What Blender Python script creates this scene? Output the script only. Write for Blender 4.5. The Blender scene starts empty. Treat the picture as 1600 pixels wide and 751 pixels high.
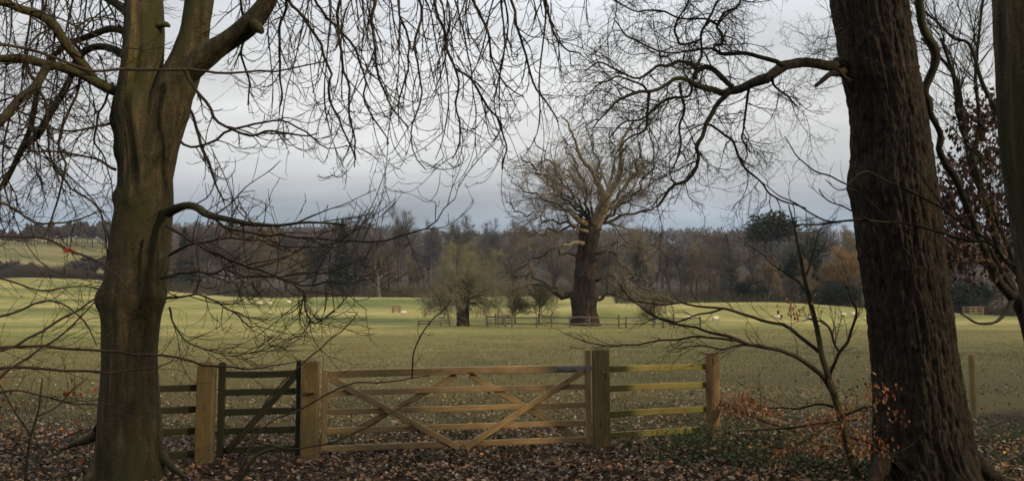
import bpy, math
import numpy as np
from mathutils import Vector

# ------------------------------------------------------------------ camera, light, exposure
scene = bpy.context.scene
COL = scene.collection
W, H, F = 1600.0, 751.0, 1300.0
CAM = np.array([0.0, 0.0, 2.06]); PITCH = math.atan((470 - 375.5) / F)
cam_data = bpy.data.cameras.new("camera"); cam = bpy.data.objects.new("camera", cam_data); COL.objects.link(cam)
cam.location = CAM; cam.rotation_euler = (math.radians(90) + PITCH, 0, 0)
cam_data.sensor_width = 36.0; cam_data.lens = 36.0 * F / W
cam_data.clip_start = 0.1; cam_data.clip_end = 6000
scene.camera = cam

SUN_EL, SUN_AZ = math.radians(21), math.radians(121)     # azimuth measured clockwise from +Y: behind the viewer, to the right
world = bpy.data.worlds.new("World"); scene.world = world; world.use_nodes = True
sun_d = bpy.data.lights.new("sun", 'SUN'); sun = bpy.data.objects.new("sun", sun_d); COL.objects.link(sun)
sun_d.energy = 3.4; sun_d.angle = math.radians(2.5); sun_d.color = (1.0, 0.83, 0.55)
to_sun = Vector((math.sin(SUN_AZ) * math.cos(SUN_EL), math.cos(SUN_AZ) * math.cos(SUN_EL), math.sin(SUN_EL)))
sun.rotation_euler = to_sun.to_track_quat('Z', 'Y').to_euler()
sun.location = (20, -20, 30)

scene.view_settings.view_transform = 'Standard'
scene.view_settings.look = 'None'
scene.view_settings.gamma = 1.0
scene.view_settings.exposure = 0.0
scene.render.engine = 'CYCLES'
scene.cycles.max_bounces = 4; scene.cycles.diffuse_bounces = 2; scene.cycles.glossy_bounces = 2
scene.cycles.volume_bounces = 0
scene.cycles.use_denoising = True
scene.cycles.sample_clamp_indirect = 4.0
scene.cycles.filter_width = 1.6


def build_world():
    nt = world.node_tree; nt.nodes.clear(); N = nt.nodes.new; L = nt.links.new
    out = N('ShaderNodeOutputWorld')
    sky = N('ShaderNodeTexSky'); sky.sky_type = 'NISHITA'; sky.sun_disc = False
    sky.sun_elevation = SUN_EL; sky.sun_rotation = SUN_AZ
    bg1 = N('ShaderNodeBackground'); bg1.inputs[1].default_value = 0.08
    L(sky.outputs[0], bg1.inputs[0])
    tc = N('ShaderNodeTexCoord')
    sep = N('ShaderNodeSeparateXYZ'); L(tc.outputs['Generated'], sep.inputs[0])
    zz = N('ShaderNodeMath'); zz.operation = 'MAXIMUM'; L(sep.outputs[2], zz.inputs[0]); zz.inputs[1].default_value = 0.0
    za = N('ShaderNodeMath'); za.operation = 'ADD'; L(zz.outputs[0], za.inputs[0]); za.inputs[1].default_value = 0.16
    dx = N('ShaderNodeMath'); dx.operation = 'DIVIDE'; L(sep.outputs[0], dx.inputs[0]); L(za.outputs[0], dx.inputs[1])
    dy = N('ShaderNodeMath'); dy.operation = 'DIVIDE'; L(sep.outputs[1], dy.inputs[0]); L(za.outputs[0], dy.inputs[1])
    cb = N('ShaderNodeCombineXYZ'); L(dx.outputs[0], cb.inputs[0]); L(dy.outputs[0], cb.inputs[1])
    mp = N('ShaderNodeMapping'); mp.inputs['Location'].default_value = (3.1, 1.4, 0); mp.inputs['Scale'].default_value = (0.55, 0.9, 1)
    L(cb.outputs[0], mp.inputs[0])
    n1 = N('ShaderNodeTexNoise'); n1.inputs['Scale'].default_value = 1.15; n1.inputs['Detail'].default_value = 8; n1.inputs['Roughness'].default_value = 0.55
    L(mp.outputs[0], n1.inputs['Vector'])
    # cloud deck colour by elevation: slate low down, pale in the middle, grey lavender overhead
    r = N('ShaderNodeValToRGB'); L(sep.outputs[2], r.inputs[0])
    el = r.color_ramp.elements
    el[0].position = 0.0; el[0].color = (0.31, 0.385, 0.46, 1)
    el[1].position = 1.0; el[1].color = (1.45, 1.52, 1.62, 1)
    for p, c in ((0.088, (0.33, 0.40, 0.475)), (0.112, (0.44, 0.48, 0.53)), (0.145, (0.60, 0.615, 0.625)), (0.19, (0.74, 0.745, 0.735)), (0.25, (0.79, 0.795, 0.79)), (0.36, (0.84, 0.88, 0.93)), (0.5, (0.95, 1.0, 1.08)), (0.75, (1.3, 1.37, 1.46))):
        e = el.new(p); e.color = c + (1,)
    m = N('ShaderNodeMapRange'); L(n1.outputs[0], m.inputs[0])
    m.inputs[1].default_value = 0.3; m.inputs[2].default_value = 0.7; m.inputs[3].default_value = 0.68; m.inputs[4].default_value = 1.22
    mul = N('ShaderNodeMix'); mul.data_type = 'RGBA'; mul.blend_type = 'MULTIPLY'; mul.inputs[0].default_value = 1
    L(r.outputs[0], mul.inputs[6]); L(m.outputs[0], mul.inputs[7])
    bg2 = N('ShaderNodeBackground'); L(mul.outputs[2], bg2.inputs[0]); bg2.inputs[1].default_value = 1.0
    mf = N('ShaderNodeMapRange'); L(n1.outputs[0], mf.inputs[0])
    mf.inputs[1].default_value = 0.25; mf.inputs[2].default_value = 0.5; mf.inputs[3].default_value = 0.80; mf.inputs[4].default_value = 0.97
    mix = N('ShaderNodeMixShader'); L(mf.outputs[0], mix.inputs[0]); L(bg1.outputs[0], mix.inputs[1]); L(bg2.outputs[0], mix.inputs[2])
    L(mix.outputs[0], out.inputs[0])


build_world()

# ------------------------------------------------------------------ numeric helpers
RNG = np.random.default_rng(7)
CP, SP = math.cos(PITCH), math.sin(PITCH)
FWD = np.array([0, CP, SP]); UP = np.array([0, -SP, CP]); RIGHT = np.array([1.0, 0, 0])


def at(px, py, d):
    """world point seen at photo pixel (px, py) at depth d metres"""
    px, py, d = np.broadcast_arrays(np.asarray(px, float), np.asarray(py, float), np.asarray(d, float))
    u = (px - W / 2) / F; v = (H / 2 - py) / F
    return CAM + d[..., None] * (FWD + u[..., None] * RIGHT + v[..., None] * UP)


def hashn(ix, iy, iz, seed):
    h = (ix.astype(np.int64) * 374761393 + iy.astype(np.int64) * 668265263 + iz.astype(np.int64) * 2147483647 + seed * 974711) & 0x7fffffff
    h = ((h ^ (h >> 13)) * 1274126177) & 0x7fffffff
    h = (h ^ (h >> 16)) & 0xffff
    return h / 65535.0


def vnoise(p, seed=0):
    p = np.asarray(p, float); i = np.floor(p); f = p - i; f = f * f * (3 - 2 * f)
    i = i.astype(np.int64); r = 0
    for a in (0, 1):
        for b in (0, 1):
            for c in (0, 1):
                w = (f[..., 0] if a else 1 - f[..., 0]) * (f[..., 1] if b else 1 - f[..., 1]) * (f[..., 2] if c else 1 - f[..., 2])
                r = r + w * hashn(i[..., 0] + a, i[..., 1] + b, i[..., 2] + c, seed)
    return r * 2 - 1


def fbm(p, seed=0, oct=4):
    p = np.asarray(p, float); r = 0; a = 1.0; t = 0
    for k in range(oct):
        r = r + a * vnoise(p * 2 ** k, seed + k); t += a; a *= .5
    return r / t


def sstep(a, b, x):
    t = np.clip((np.asarray(x, float) - a) / (b - a), 0, 1); return t * t * (3 - 2 * t)


HY = np.array([-60, 0, 45, 60, 75, 92, 115, 150, 180, 230, 300, 420, 600, 800, 950, 1300, 2600], float)
HZ = np.array([.3, 0, 0, -.12, -.48, -.55, -.1, 1.0, 2.0, 3.1, 6, 14, 34, 60, 74, 80, 30], float)


def height(x, y):
    x = np.asarray(x, float); y = np.asarray(y, float)
    z = np.interp(y, HY, HZ)
    for _ in range(1):
        z = (np.interp(y - 8, HY, HZ) + 2 * z + np.interp(y + 8, HY, HZ)) / 4 if True else z
    z = np.where(np.abs(y) < 30, np.interp(y, HY, HZ), z)
    z = z + 5.0 * sstep(75, 140, -x) * sstep(110, 230, y)
    z = z + 11 * sstep(-130, -230, x) * sstep(260, 410, y) * (1 - sstep(520, 700, y))
    z = z - 58 * sstep(-320, -480, x) * sstep(480, 900, y)
    z = z - 1.4 * sstep(45, 80, x) * sstep(110, 170, y) * (1 - sstep(230, 330, y))
    z = z + 15 * fbm(np.stack([x / 240, y / 300, 0 * x], -1), 5, 3) * sstep(500, 900, y)
    z = z + 0.12 * fbm(np.stack([x / 14, y / 14, 0 * x], -1), 9, 2) * sstep(16, 40, y)
    z = z + .9 * fbm(np.stack([x / 46, y / 34, 0 * x], -1), 15, 2) * sstep(84, 125, y) * (1 - .5 * sstep(240, 300, y))
    z = z + 1.2 * np.exp(-((x - 14) / 8.0) ** 2 - ((y - 110) / 12.0) ** 2) + 1.0 * np.exp(-((x + 38) / 28.0) ** 2 - ((y - 150) / 34.0) ** 2)
    z = z - .45 * np.exp(-((x + 24) / 20.0) ** 2 - ((y - 58) / 9.0) ** 2)
    return z


def ground(px, d):
    """point on the ground below photo column px at depth d"""
    x = (px - W / 2) / F * d
    return np.array([x, d, float(height(x, d))])


class MB:
    """collects shapes for ONE mesh object"""
    def __init__(s):
        s.v = []; s.f = {3: [], 4: []}; s.fm = {3: [], 4: []}; s.c = []; s.g = []; s.n = 0; s.hasg = False

    def add(s, v, quads=None, tris=None, col=None, grain=None, mi=0):
        v = np.asarray(v, float).reshape(-1, 3); k = len(v)
        s.v.append(v)
        c = np.ones((k, 3)) if col is None else np.broadcast_to(np.asarray(col, float), (k, 3))
        s.c.append(c)
        if grain is None: s.g.append(v.copy())
        else: s.g.append(np.asarray(grain, float).reshape(-1, 3)); s.hasg = True
        for arr, q in ((quads, 4), (tris, 3)):
            if arr is not None and len(arr):
                a = np.asarray(arr, np.int64).reshape(-1, q) + s.n
                s.f[q].append(a); s.fm[q].append(np.full(len(a), mi, np.int32))
        s.n += k

    def build(s, name, mats, parent=None, origin=None, smooth=True):
        v = np.concatenate(s.v)
        org = np.zeros(3) if origin is None else np.asarray(origin, float)
        if parent is not None and origin is None: org = np.array(parent.get('_org', (0, 0, 0)), float)
        q = np.concatenate(s.f[4]) if s.f[4] else np.zeros((0, 4), np.int64)
        t = np.concatenate(s.f[3]) if s.f[3] else np.zeros((0, 3), np.int64)
        me = bpy.data.meshes.new(name)
        me.vertices.add(len(v)); me.vertices.foreach_set('co', (v - org).astype(np.float32).ravel())
        nl = q.size + t.size
        me.loops.add(nl); me.loops.foreach_set('vertex_index', np.concatenate([q.ravel(), t.ravel()]).astype(np.int32))
        nf = len(q) + len(t); me.polygons.add(nf)
        ls = np.concatenate([np.arange(len(q)) * 4, q.size + np.arange(len(t)) * 3]).astype(np.int32)
        me.polygons.foreach_set('loop_start', ls)
        me.polygons.foreach_set('use_smooth', np.full(nf, smooth, bool))
        if isinstance(mats, (list, tuple)):
            mi = np.concatenate(s.fm[4] + s.fm[3]) if nf else np.zeros(0, np.int32)
            me.polygons.foreach_set('material_index', mi)
        else: mats = [mats]
        ca = me.attributes.new('col', 'FLOAT_COLOR', 'POINT')
        c4 = np.ones((len(v), 4), np.float32); c4[:, :3] = np.concatenate(s.c); ca.data.foreach_set('color', c4.ravel())
        if s.hasg:
            ga = me.attributes.new('grain', 'FLOAT_VECTOR', 'POINT'); ga.data.foreach_set('vector', np.concatenate(s.g).astype(np.float32).ravel())
        for m in mats: me.materials.append(m)
        me.update(calc_edges=True); me.validate()
        o = bpy.data.objects.new(name, me); COL.objects.link(o)
        if parent is not None: o.parent = parent
        else: o.location = org
        return o


def tag(o, label=None, cat=None, group=None, kind=None):
    if label: o['label'] = label
    if cat: o['category'] = cat
    if group: o['group'] = group
    if kind: o['kind'] = kind
    return o


def thing(name, label, cat, org, group=None, rz=0.0, scale=1.0):
    o = bpy.data.objects.new(name, None); COL.objects.link(o); o.empty_display_size = .2
    o.location = org; o.rotation_euler = (0, 0, rz); o.scale = (scale,) * 3
    o['_org'] = [float(a) for a in org]
    return tag(o, label, cat, group)


def copy_thing(src, loc, rz=0.0, scale=(1, 1, 1), label=None, group=None):
    r = src.copy(); COL.objects.link(r); r.location = loc; r.rotation_euler = (0, 0, rz); r.scale = scale
    if label: r['label'] = label
    if group: r['group'] = group
    for ch in list(src.children):
        c = ch.copy(); COL.objects.link(c); c.parent = r
        for g in ch.children:
            d = g.copy(); COL.objects.link(d); d.parent = c
    return r


# ------------------------------------------------------------------ tubes and branching
def norm(a):
    return a / np.maximum(np.linalg.norm(a, axis=-1, keepdims=True), 1e-9)


def tubes(mb, P, R, sides=3, col=None, flat=None):
    """P (n,k,3) polylines, R (n,k) radii"""
    P = np.asarray(P, float); R = np.asarray(R, float)
    n, k, _ = P.shape
    if n == 0: return
    T = np.gradient(P, axis=1); T = norm(T)
    mean = norm(P[:, -1] - P[:, 0] + 1e-6)
    ax = np.eye(3)[np.argmin(np.abs(mean), axis=1)]
    Nn = norm(np.cross(T, ax[:, None, :])); B = np.cross(T, Nn)
    a = np.arange(sides) * 2 * math.pi / sides
    V = P[:, :, None, :] + R[:, :, None, None] * (np.cos(a)[None, None, :, None] * Nn[:, :, None, :] + np.sin(a)[None, None, :, None] * B[:, :, None, :])
    base = (np.arange(n) * k * sides)[:, None, None]
    i = np.arange(k - 1)[None, :, None] * sides; j = np.arange(sides)[None, None, :]; j2 = (j + 1) % sides
    q = np.stack([base + i + j, base + i + j2, base + i + sides + j2, base + i + sides + j], -1).reshape(-1, 4)
    c = None
    if col is not None:
        col = np.asarray(col, float)
        c = np.repeat(col, k * sides, axis=0) if col.ndim == 2 else col
    mb.add(V.reshape(-1, 3), quads=q, col=c)


def grow(S, D, L, R0, k=8, wig=0.25, trop=None, taper=0.25, rng=RNG):
    S = np.asarray(S, float); D = norm(np.asarray(D, float)); n = len(S)
    P = np.zeros((n, k + 1, 3)); P[:, 0] = S
    step = (np.asarray(L, float) / k)[:, None]
    d = D.copy(); w = np.zeros_like(d)
    for s in range(k):
        w = 0.5 * w + rng.normal(0, wig, (n, 3))
        d = d + w * 0.6
        if trop is not None:
            d = d + trop((s + .5) / k)
        d = norm(d)
        P[:, s + 1] = P[:, s] + d * step
    t = np.linspace(0, 1, k + 1)[None, :]
    R = np.asarray(R0, float)[:, None] * (1 - t * (1 - taper))
    if np.mean(R0) < .02:
        R = R * (.82 + .5 * rng.random(R.shape) ** 2)
        R[:, -2] *= 1.25
    return P, R


def sample(P, R, t):
    """points on each polyline; t (n,m)"""
    n, k, _ = P.shape
    x = np.clip(t, 0, 0.9999) * (k - 1); i = x.astype(int); f = (x - i)
    r = np.arange(n)[:, None]
    pt = P[r, i] * (1 - f[..., None]) + P[r, i + 1] * f[..., None]
    tg = norm(P[r, i + 1] - P[r, i])
    rd = R[r, i] * (1 - f) + R[r, i + 1] * f
    return pt, tg, rd


def spawn(P, R, L, m, ang=0.8, tmin=0.15, tmax=1.0, lr=0.5, rr=0.6, lvar=0.4, angvar=0.25, rng=RNG, bias=None):
    n = len(P)
    t = tmin + (tmax - tmin) * (np.arange(m)[None, :] + rng.random((n, m))) / m
    pt, tg, rd = sample(P, R, t)
    rv = norm(rng.normal(0, 1, (n, m, 3)) + (0 if bias is None else np.asarray(bias, float)))
    side = norm(rv - (rv * tg).sum(-1, keepdims=True) * tg)
    a = ang + rng.normal(0, angvar, (n, m))
    D = np.cos(a)[..., None] * tg + np.sin(a)[..., None] * side
    Lc = np.asarray(L, float)[:, None] * lr * (1 - 0.45 * t) * (1 + lvar * (rng.random((n, m)) * 2 - 1))
    return pt.reshape(-1, 3), D.reshape(-1, 3), Lc.ravel(), (rd * rr).ravel()


def spline(ctrl, k=24):
    """ctrl rows (px, py, depth, width_px) -> world polyline (k,3), radii (k)"""
    c = np.asarray(ctrl, float)
    P = at(c[:, 0], c[:, 1], c[:, 2]); R = c[:, 3] * c[:, 2] / F / 2
    A = np.concatenate([P, R[:, None]], 1)
    m = len(A)
    E = np.concatenate([2 * A[:1] - A[1:2], A, 2 * A[-1:] - A[-2:-1]])
    seg = np.linalg.norm(np.diff(P, axis=0), axis=1); cum = np.concatenate([[0], np.cumsum(seg)])
    s = np.linspace(0, cum[-1], k); i = np.clip(np.searchsorted(cum, s, side='right') - 1, 0, m - 2)
    t = ((s - cum[i]) / np.maximum(seg[i], 1e-9))[:, None]
    p0, p1, p2, p3 = E[i], E[i + 1], E[i + 2], E[i + 3]
    o = 0.5 * (2 * p1 + (p2 - p0) * t + (2 * p0 - 5 * p1 + 4 * p2 - p3) * t * t + (3 * p1 - p0 - 3 * p2 + p3) * t ** 3)
    return o[:, :3], np.maximum(o[:, 3], 0.0008)


def dpt(rows, d0, d1=None):
    """rows of (px,py,width) -> add a depth running from d0 to d1"""
    r = np.asarray(rows, float); d1 = d0 if d1 is None else d1
    return np.stack([r[:, 0], r[:, 1], np.linspace(d0, d1, len(r)), r[:, 2]], 1)


def lens(P):
    return np.linalg.norm(np.diff(P, axis=1), axis=2).sum(1)


def jitter_line(P, amp, seed):
    n, k, _ = P.shape
    q = np.stack([vnoise(P * 5.0 + 17 * a, seed + a) for a in range(3)], -1)
    return P + q * amp


def round_trunk(mb, edges, d, nseg, nring, amp, seed, bark=None, colfn=None, flare=None):
    """edges rows (py, x_left, x_right) traced from the photo's silhouette; a round bole at depth d"""
    e = np.asarray(edges, float)
    ys = np.linspace(e[0, 0], e[-1, 0], nring)
    xl = np.interp(-ys, -e[:, 0], e[:, 1]); xr = np.interp(-ys, -e[:, 0], e[:, 2])
    ker = np.array([1, 2, 3, 2, 1]) / 9.0
    for _ in range(2):
        xl = np.convolve(np.pad(xl, 2, 'edge'), ker, 'valid'); xr = np.convolve(np.pad(xr, 2, 'edge'), ker, 'valid')
    tl, tr = np.arctan((xl - W / 2) / F), np.arctan((xr - W / 2) / F)      # a round bole seen off-axis
    C = at(W / 2 + F * np.tan((tl + tr) / 2), ys, d); R = d / np.cos((tl + tr) / 2) * np.sin((tr - tl) / 2)
    th = np.linspace(0, 2 * math.pi, nseg, endpoint=False)
    TH, Z = np.meshgrid(th, C[:, 2])
    cs = np.stack([np.cos(TH), np.sin(TH)], -1)
    base = np.stack([cs[..., 0] * 2.2, cs[..., 1] * 2.2, Z * 1.3], -1)
    disp = 1 + amp * fbm(base, seed, 4)
    if flare is not None: disp = disp + flare(TH, Z)
    rr = R[:, None] * disp
    if bark is not None: rr = rr + bark(TH, Z, R[:, None])
    V = np.stack([C[:, None, 0] + rr * cs[..., 0], C[:, None, 1] + rr * cs[..., 1], Z], -1)
    i = np.arange(nring - 1)[:, None] * nseg; j = np.arange(nseg)[None, :]; j2 = (j + 1) % nseg
    q = np.stack([i + j, i + nseg + j, i + nseg + j2, i + j2], -1).reshape(-1, 4)
    col = None if colfn is None else colfn(TH, Z, V).reshape(-1, 3)
    mb.add(V.reshape(-1, 3), quads=q, col=col)


def limb(mb, P, R, sides=14, amp=0.08, seed=1, bark=0.0, col=None):
    """one thick limb with an uneven round section and a rounded end"""
    k = len(P)
    T = norm(np.gradient(P, axis=0)); ax = np.eye(3)[np.argmin(np.abs(norm(P[-1] - P[0])))]
    Nn = norm(np.cross(T, ax)); B = np.cross(T, Nn)
    a = np.arange(sides) * 2 * math.pi / sides
    dirs = np.cos(a)[None, :, None] * Nn[:, None] + np.sin(a)[None, :, None] * B[:, None]
    V0 = P[:, None] + R[:, None, None] * dirs
    rr = R[:, None] * (1 + amp * fbm(V0 * 6, seed, 3))
    if bark: rr = rr + bark * (vnoise(V0 * 30, seed + 4))
    V = P[:, None] + rr[..., None] * dirs
    i = np.arange(k - 1)[:, None] * sides; j = np.arange(sides)[None, :]; j2 = (j + 1) % sides
    q = np.stack([i + j, i + j2, i + sides + j2, i + sides + j], -1).reshape(-1, 4)
    tip = P[-1] + T[-1] * R[-1] * .6
    vv = np.concatenate([V.reshape(-1, 3), tip[None]])
    b = (k - 1) * sides
    tr = [(b + jj, b + (jj + 1) % sides, len(vv) - 1) for jj in range(sides)]
    mb.add(vv, quads=q, tris=tr, col=col)


def leaf_quads(mb, C, size, yaw, tilt, roll, fold, col, aspect=0.62):
    """folded pointed leaves: 4 verts, 2 tris each"""
    n = len(C)
    loc = np.array([[0, -.5, 0], [-.5 * aspect, .02, 1], [0, .5, 0], [.5 * aspect, .02, 1]])
    v = np.repeat(loc[None], n, 0).copy()
    v[:, :, 2] *= np.asarray(fold)[:, None]
    v[:, 2, 2] += np.asarray(fold) * .5 - .1
    v *= np.asarray(size)[:, None, None]
    cy, sy = np.cos(yaw), np.sin(yaw); ct, st = np.cos(tilt), np.sin(tilt); cr, sr = np.cos(roll), np.sin(roll)
    x, y, z = v[..., 0], v[..., 1], v[..., 2]
    x, z = x * cr[:, None] + z * sr[:, None], -x * sr[:, None] + z * cr[:, None]
    y, z = y * ct[:, None] - z * st[:, None], y * st[:, None] + z * ct[:, None]
    x, y = x * cy[:, None] - y * sy[:, None], x * sy[:, None] + y * cy[:, None]
    v = np.stack([x, y, z], -1) + C[:, None]
    b = np.arange(n)[:, None] * 4
    t = np.concatenate([b + np.array([[0, 2, 1]]), b + np.array([[0, 3, 2]])])
    mb.add(v.reshape(-1, 3), tris=t, col=np.repeat(col, 4, axis=0))


def beam(mb, p0, p1, w, h, up=(0, 0, 1), ch=0.006, n=8, seed=0, bow=0.004, col=None, cap=0.0):
    """sawn timber from p0 to p1: w across, h along up, chamfered edges, slight bow, grain coordinates"""
    p0 = np.asarray(p0, float); p1 = np.asarray(p1, float)
    T = norm(p1 - p0); U = np.asarray(up, float); U = norm(U - (U @ T) * T); S = np.cross(T, U)
    L = np.linalg.norm(p1 - p0)
    a, b = w / 2, h / 2
    sec = np.array([[-a + ch, -b], [a - ch, -b], [a, -b + ch], [a, b - ch], [a - ch, b], [-a + ch, b], [-a, b - ch], [-a, -b + ch]])
    ts = np.linspace(0, 1, n + 1); r = np.random.default_rng(seed)
    bx, bz = r.normal(0, bow, 2)
    V, G = [], []
    off = r.random(3) * 50

    def ring(t, sc, ex):
        c = p0 + T * (L * t + ex) + (S * bx + U * bz) * math.sin(math.pi * t)
        V.append(c + sec[:, :1] * sc * S + sec[:, 1:] * sc * U)
        G.append(np.stack([np.full(8, L * t + ex), sec[:, 0] * sc, sec[:, 1] * sc], 1) + off)
    inset = 1 - ch / max(min(a, b), 1e-4)
    ring(0, inset, 0)
    for t in ts:
        ring(t, 1, ch if t == 0 else (-ch if t == 1 else 0))
    ring(1, inset if not cap else .82, 0 if not cap else cap * .45)
    if cap: ring(1, 0.08, cap)
    V = np.concatenate(V); G = np.concatenate(G); k = len(V) // 8
    i = np.arange(k - 1)[:, None] * 8; j = np.arange(8)[None, :]; j2 = (j + 1) % 8
    q = np.stack([i + j, i + j2, i + 8 + j2, i + 8 + j], -1).reshape(-1, 4)
    e = (k - 1) * 8
    caps = [(0, 3, 2, 1), (0, 5, 4, 3), (0, 7, 6, 5), (e, e + 1, e + 2, e + 3), (e, e + 3, e + 4, e + 5), (e, e + 5, e + 6, e + 7)]
    mb.add(V, quads=np.concatenate([q, caps]), grain=G, col=col)


def timber(name, mat, parent, p0, p1, w, h, **kw):
    m = MB(); beam(m, p0, p1, w, h, **kw); return m.build(name, mat, parent, smooth=False)


def round_post(name, mat, parent, base, top, r, seed=0, n=28):
    m = MB(); base = np.asarray(base, float); top = np.asarray(top, float)
    T = norm(top - base); S = norm(np.cross(T, [0, 1, 0])); U = np.cross(S, T); rg = np.random.default_rng(seed)
    a = np.arange(n) * 2 * math.pi / n
    L = np.linalg.norm(top - base); off = rg.random(3) * 40
    V, G = [], []
    lev = list(np.linspace(0, 1, 14))
    prof = [(t, 1.0) for t in lev] + [(1.0, .93, .012), (1.0, .5, .020), (1.0, .05, .022)]
    for e in prof:
        t, sc = e[0], e[1]; ex = e[2] if len(e) > 2 else 0
        w = 1 + .035 * vnoise(np.stack([np.cos(a) * 1.5, np.sin(a) * 1.5, 0 * a + t * 2.5 + off[0]], -1), seed)
        V.append(base + T * (L * t + ex) + (r * sc * w)[:, None] * (np.cos(a)[:, None] * S + np.sin(a)[:, None] * U))
        G.append(np.stack([0 * a + L * t + ex, np.cos(a) * r * sc, np.sin(a) * r * sc], 1) + off)
    V = np.concatenate(V); G = np.concatenate(G); k = len(V) // n
    i = np.arange(k - 1)[:, None] * n; j = np.arange(n)[None, :]; j2 = (j + 1) % n
    m.add(V, quads=np.stack([i + j, i + j2, i + n + j2, i + n + j], -1).reshape(-1, 4), grain=G)
    return m.build(name, mat, parent)


# ------------------------------------------------------------------ materials
def new_mat(name, rough=0.85, spec=0.2):
    m = bpy.data.materials.new(name); m.use_nodes = True
    nt = m.node_tree; b = nt.nodes['Principled BSDF']
    b.inputs['Roughness'].default_value = rough; b.inputs['Specular IOR Level'].default_value = spec
    return m, nt, nt.nodes.new, nt.links.new, b


def ramp(N, stops):
    r = N('ShaderNodeValToRGB'); el = r.color_ramp.elements
    el[0].position, el[0].color = stops[0][0], tuple(stops[0][1]) + (1,)
    el[1].position, el[1].color = stops[-1][0], tuple(stops[-1][1]) + (1,)
    for p, c in stops[1:-1]:
        e = el.new(p); e.color = tuple(c) + (1,)
    return r


def coord(N, L, scale, src='Object', attr=None):
    mp = N('ShaderNodeMapping'); mp.inputs['Scale'].default_value = scale
    if attr:
        a = N('ShaderNodeAttribute'); a.attribute_name = attr; L(a.outputs['Vector'], mp.inputs[0])
    else:
        t = N('ShaderNodeTexCoord'); L(t.outputs[src], mp.inputs[0])
    return mp


def noise(N, L, vec, scale, detail=4, rough=.55, dist=0):
    n = N('ShaderNodeTexNoise'); n.inputs['Scale'].default_value = scale; n.inputs['Detail'].default_value = detail
    n.inputs['Roughness'].default_value = rough; n.inputs['Distortion'].default_value = dist
    L(vec.outputs[0], n.inputs['Vector']); return n


def mixc(N, L, a, b, fac, mode='MIX'):
    m = N('ShaderNodeMix'); m.data_type = 'RGBA'; m.blend_type = mode
    for sock, v in ((m.inputs[0], fac), (m.inputs[6], a), (m.inputs[7], b)):
        if isinstance(v, (int, float)): sock.default_value = v
        elif isinstance(v, tuple): sock.default_value = v + (1,) if len(v) == 3 else v
        else: L(v, sock)
    return m.outputs[2]


def bump(N, L, h, b, dist=0.01, strength=0.6):
    u = N('ShaderNodeBump'); u.inputs['Strength'].default_value = strength; u.inputs['Distance'].default_value = dist
    L(h, u.inputs['Height']); L(u.outputs[0], b.inputs['Normal'])


def bark_mat(name, stops, stretch=(5, 5, 0.9), scale=2.0, moss=None, bdist=.015, bstr=.6, fine=9.0):
    m, nt, N, L, b = new_mat(name, .9, .12)
    c = coord(N, L, stretch); n = noise(N, L, c, scale, 6, .6, .4)
    r = ramp(N, stops); L(n.outputs[0], r.inputs[0])
    c2 = coord(N, L, (1, 1, 1)); n2 = noise(N, L, c2, fine, 4, .6)
    r2 = ramp(N, [(.3, (.65, .65, .65)), (.7, (1.2, 1.2, 1.2))]); L(n2.outputs[0], r2.inputs[0])
    o = mixc(N, L, r.outputs[0], r2.outputs[0], 1.0, 'MULTIPLY')
    if moss:
        n3 = noise(N, L, coord(N, L, (1, 1, .5)), 2.2, 4, .6)
        rm = ramp(N, [(.46, (0, 0, 0)), (.62, (1, 1, 1))]); L(n3.outputs[0], rm.inputs[0])
        o = mixc(N, L, o, moss, rm.outputs[0])
    a = N('ShaderNodeAttribute'); a.attribute_name = 'col'
    o = mixc(N, L, o, a.outputs['Color'], 1.0, 'MULTIPLY')
    L(o, b.inputs['Base Color'])
    ad = N('ShaderNodeMath'); ad.operation = 'ADD'; L(n.outputs[0], ad.inputs[0]); L(n2.outputs[0], ad.inputs[1])
    bump(N, L, ad.outputs[0], b, bdist, bstr)
    return m


def wood_mat(name, stops, moss=None, mossamt=.5, rough=.75):
    m, nt, N, L, b = new_mat(name, rough, .2)
    c = coord(N, L, (1.2, 22, 22), attr='grain'); n = noise(N, L, c, 1.6, 5, .6, 1.2)
    r = ramp(N, stops); L(n.outputs[0], r.inputs[0]); o = r.outputs[0]
    c2 = coord(N, L, (2.2, 3, 3), attr='grain'); n2 = noise(N, L, c2, 1.3, 3)
    r2 = ramp(N, [(.3, (.72, .70, .68)), (.7, (1.18, 1.16, 1.12))]); L(n2.outputs[0], r2.inputs[0])
    o = mixc(N, L, o, r2.outputs[0], 1.0, 'MULTIPLY')
    # knots
    v = N('ShaderNodeTexVoronoi'); v.inputs['Scale'].default_value = 1.0; L(coord(N, L, (2.6, 9, 9), attr='grain').outputs[0], v.inputs['Vector'])
    rk = ramp(N, [(.06, (.28, .2, .14)), (.17, (1, 1, 1))]); L(v.outputs['Distance'], rk.inputs[0])
    o = mixc(N, L, o, rk.outputs[0], 1.0, 'MULTIPLY')
    if moss:
        n3 = noise(N, L, coord(N, L, (1.1, 4, 4), attr='grain'), 1.5, 4, .6)
        rm = ramp(N, [(mossamt - .12, (0, 0, 0)), (mossamt + .12, (1, 1, 1))]); L(n3.outputs[0], rm.inputs[0])
        o = mixc(N, L, o, moss, rm.outputs[0])
    a = N('ShaderNodeAttribute'); a.attribute_name = 'col'
    o = mixc(N, L, o, a.outputs['Color'], 1.0, 'MULTIPLY')
    L(o, b.inputs['Base Color']); bump(N, L, n.outputs[0], b, .004, .5)
    return m


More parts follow.
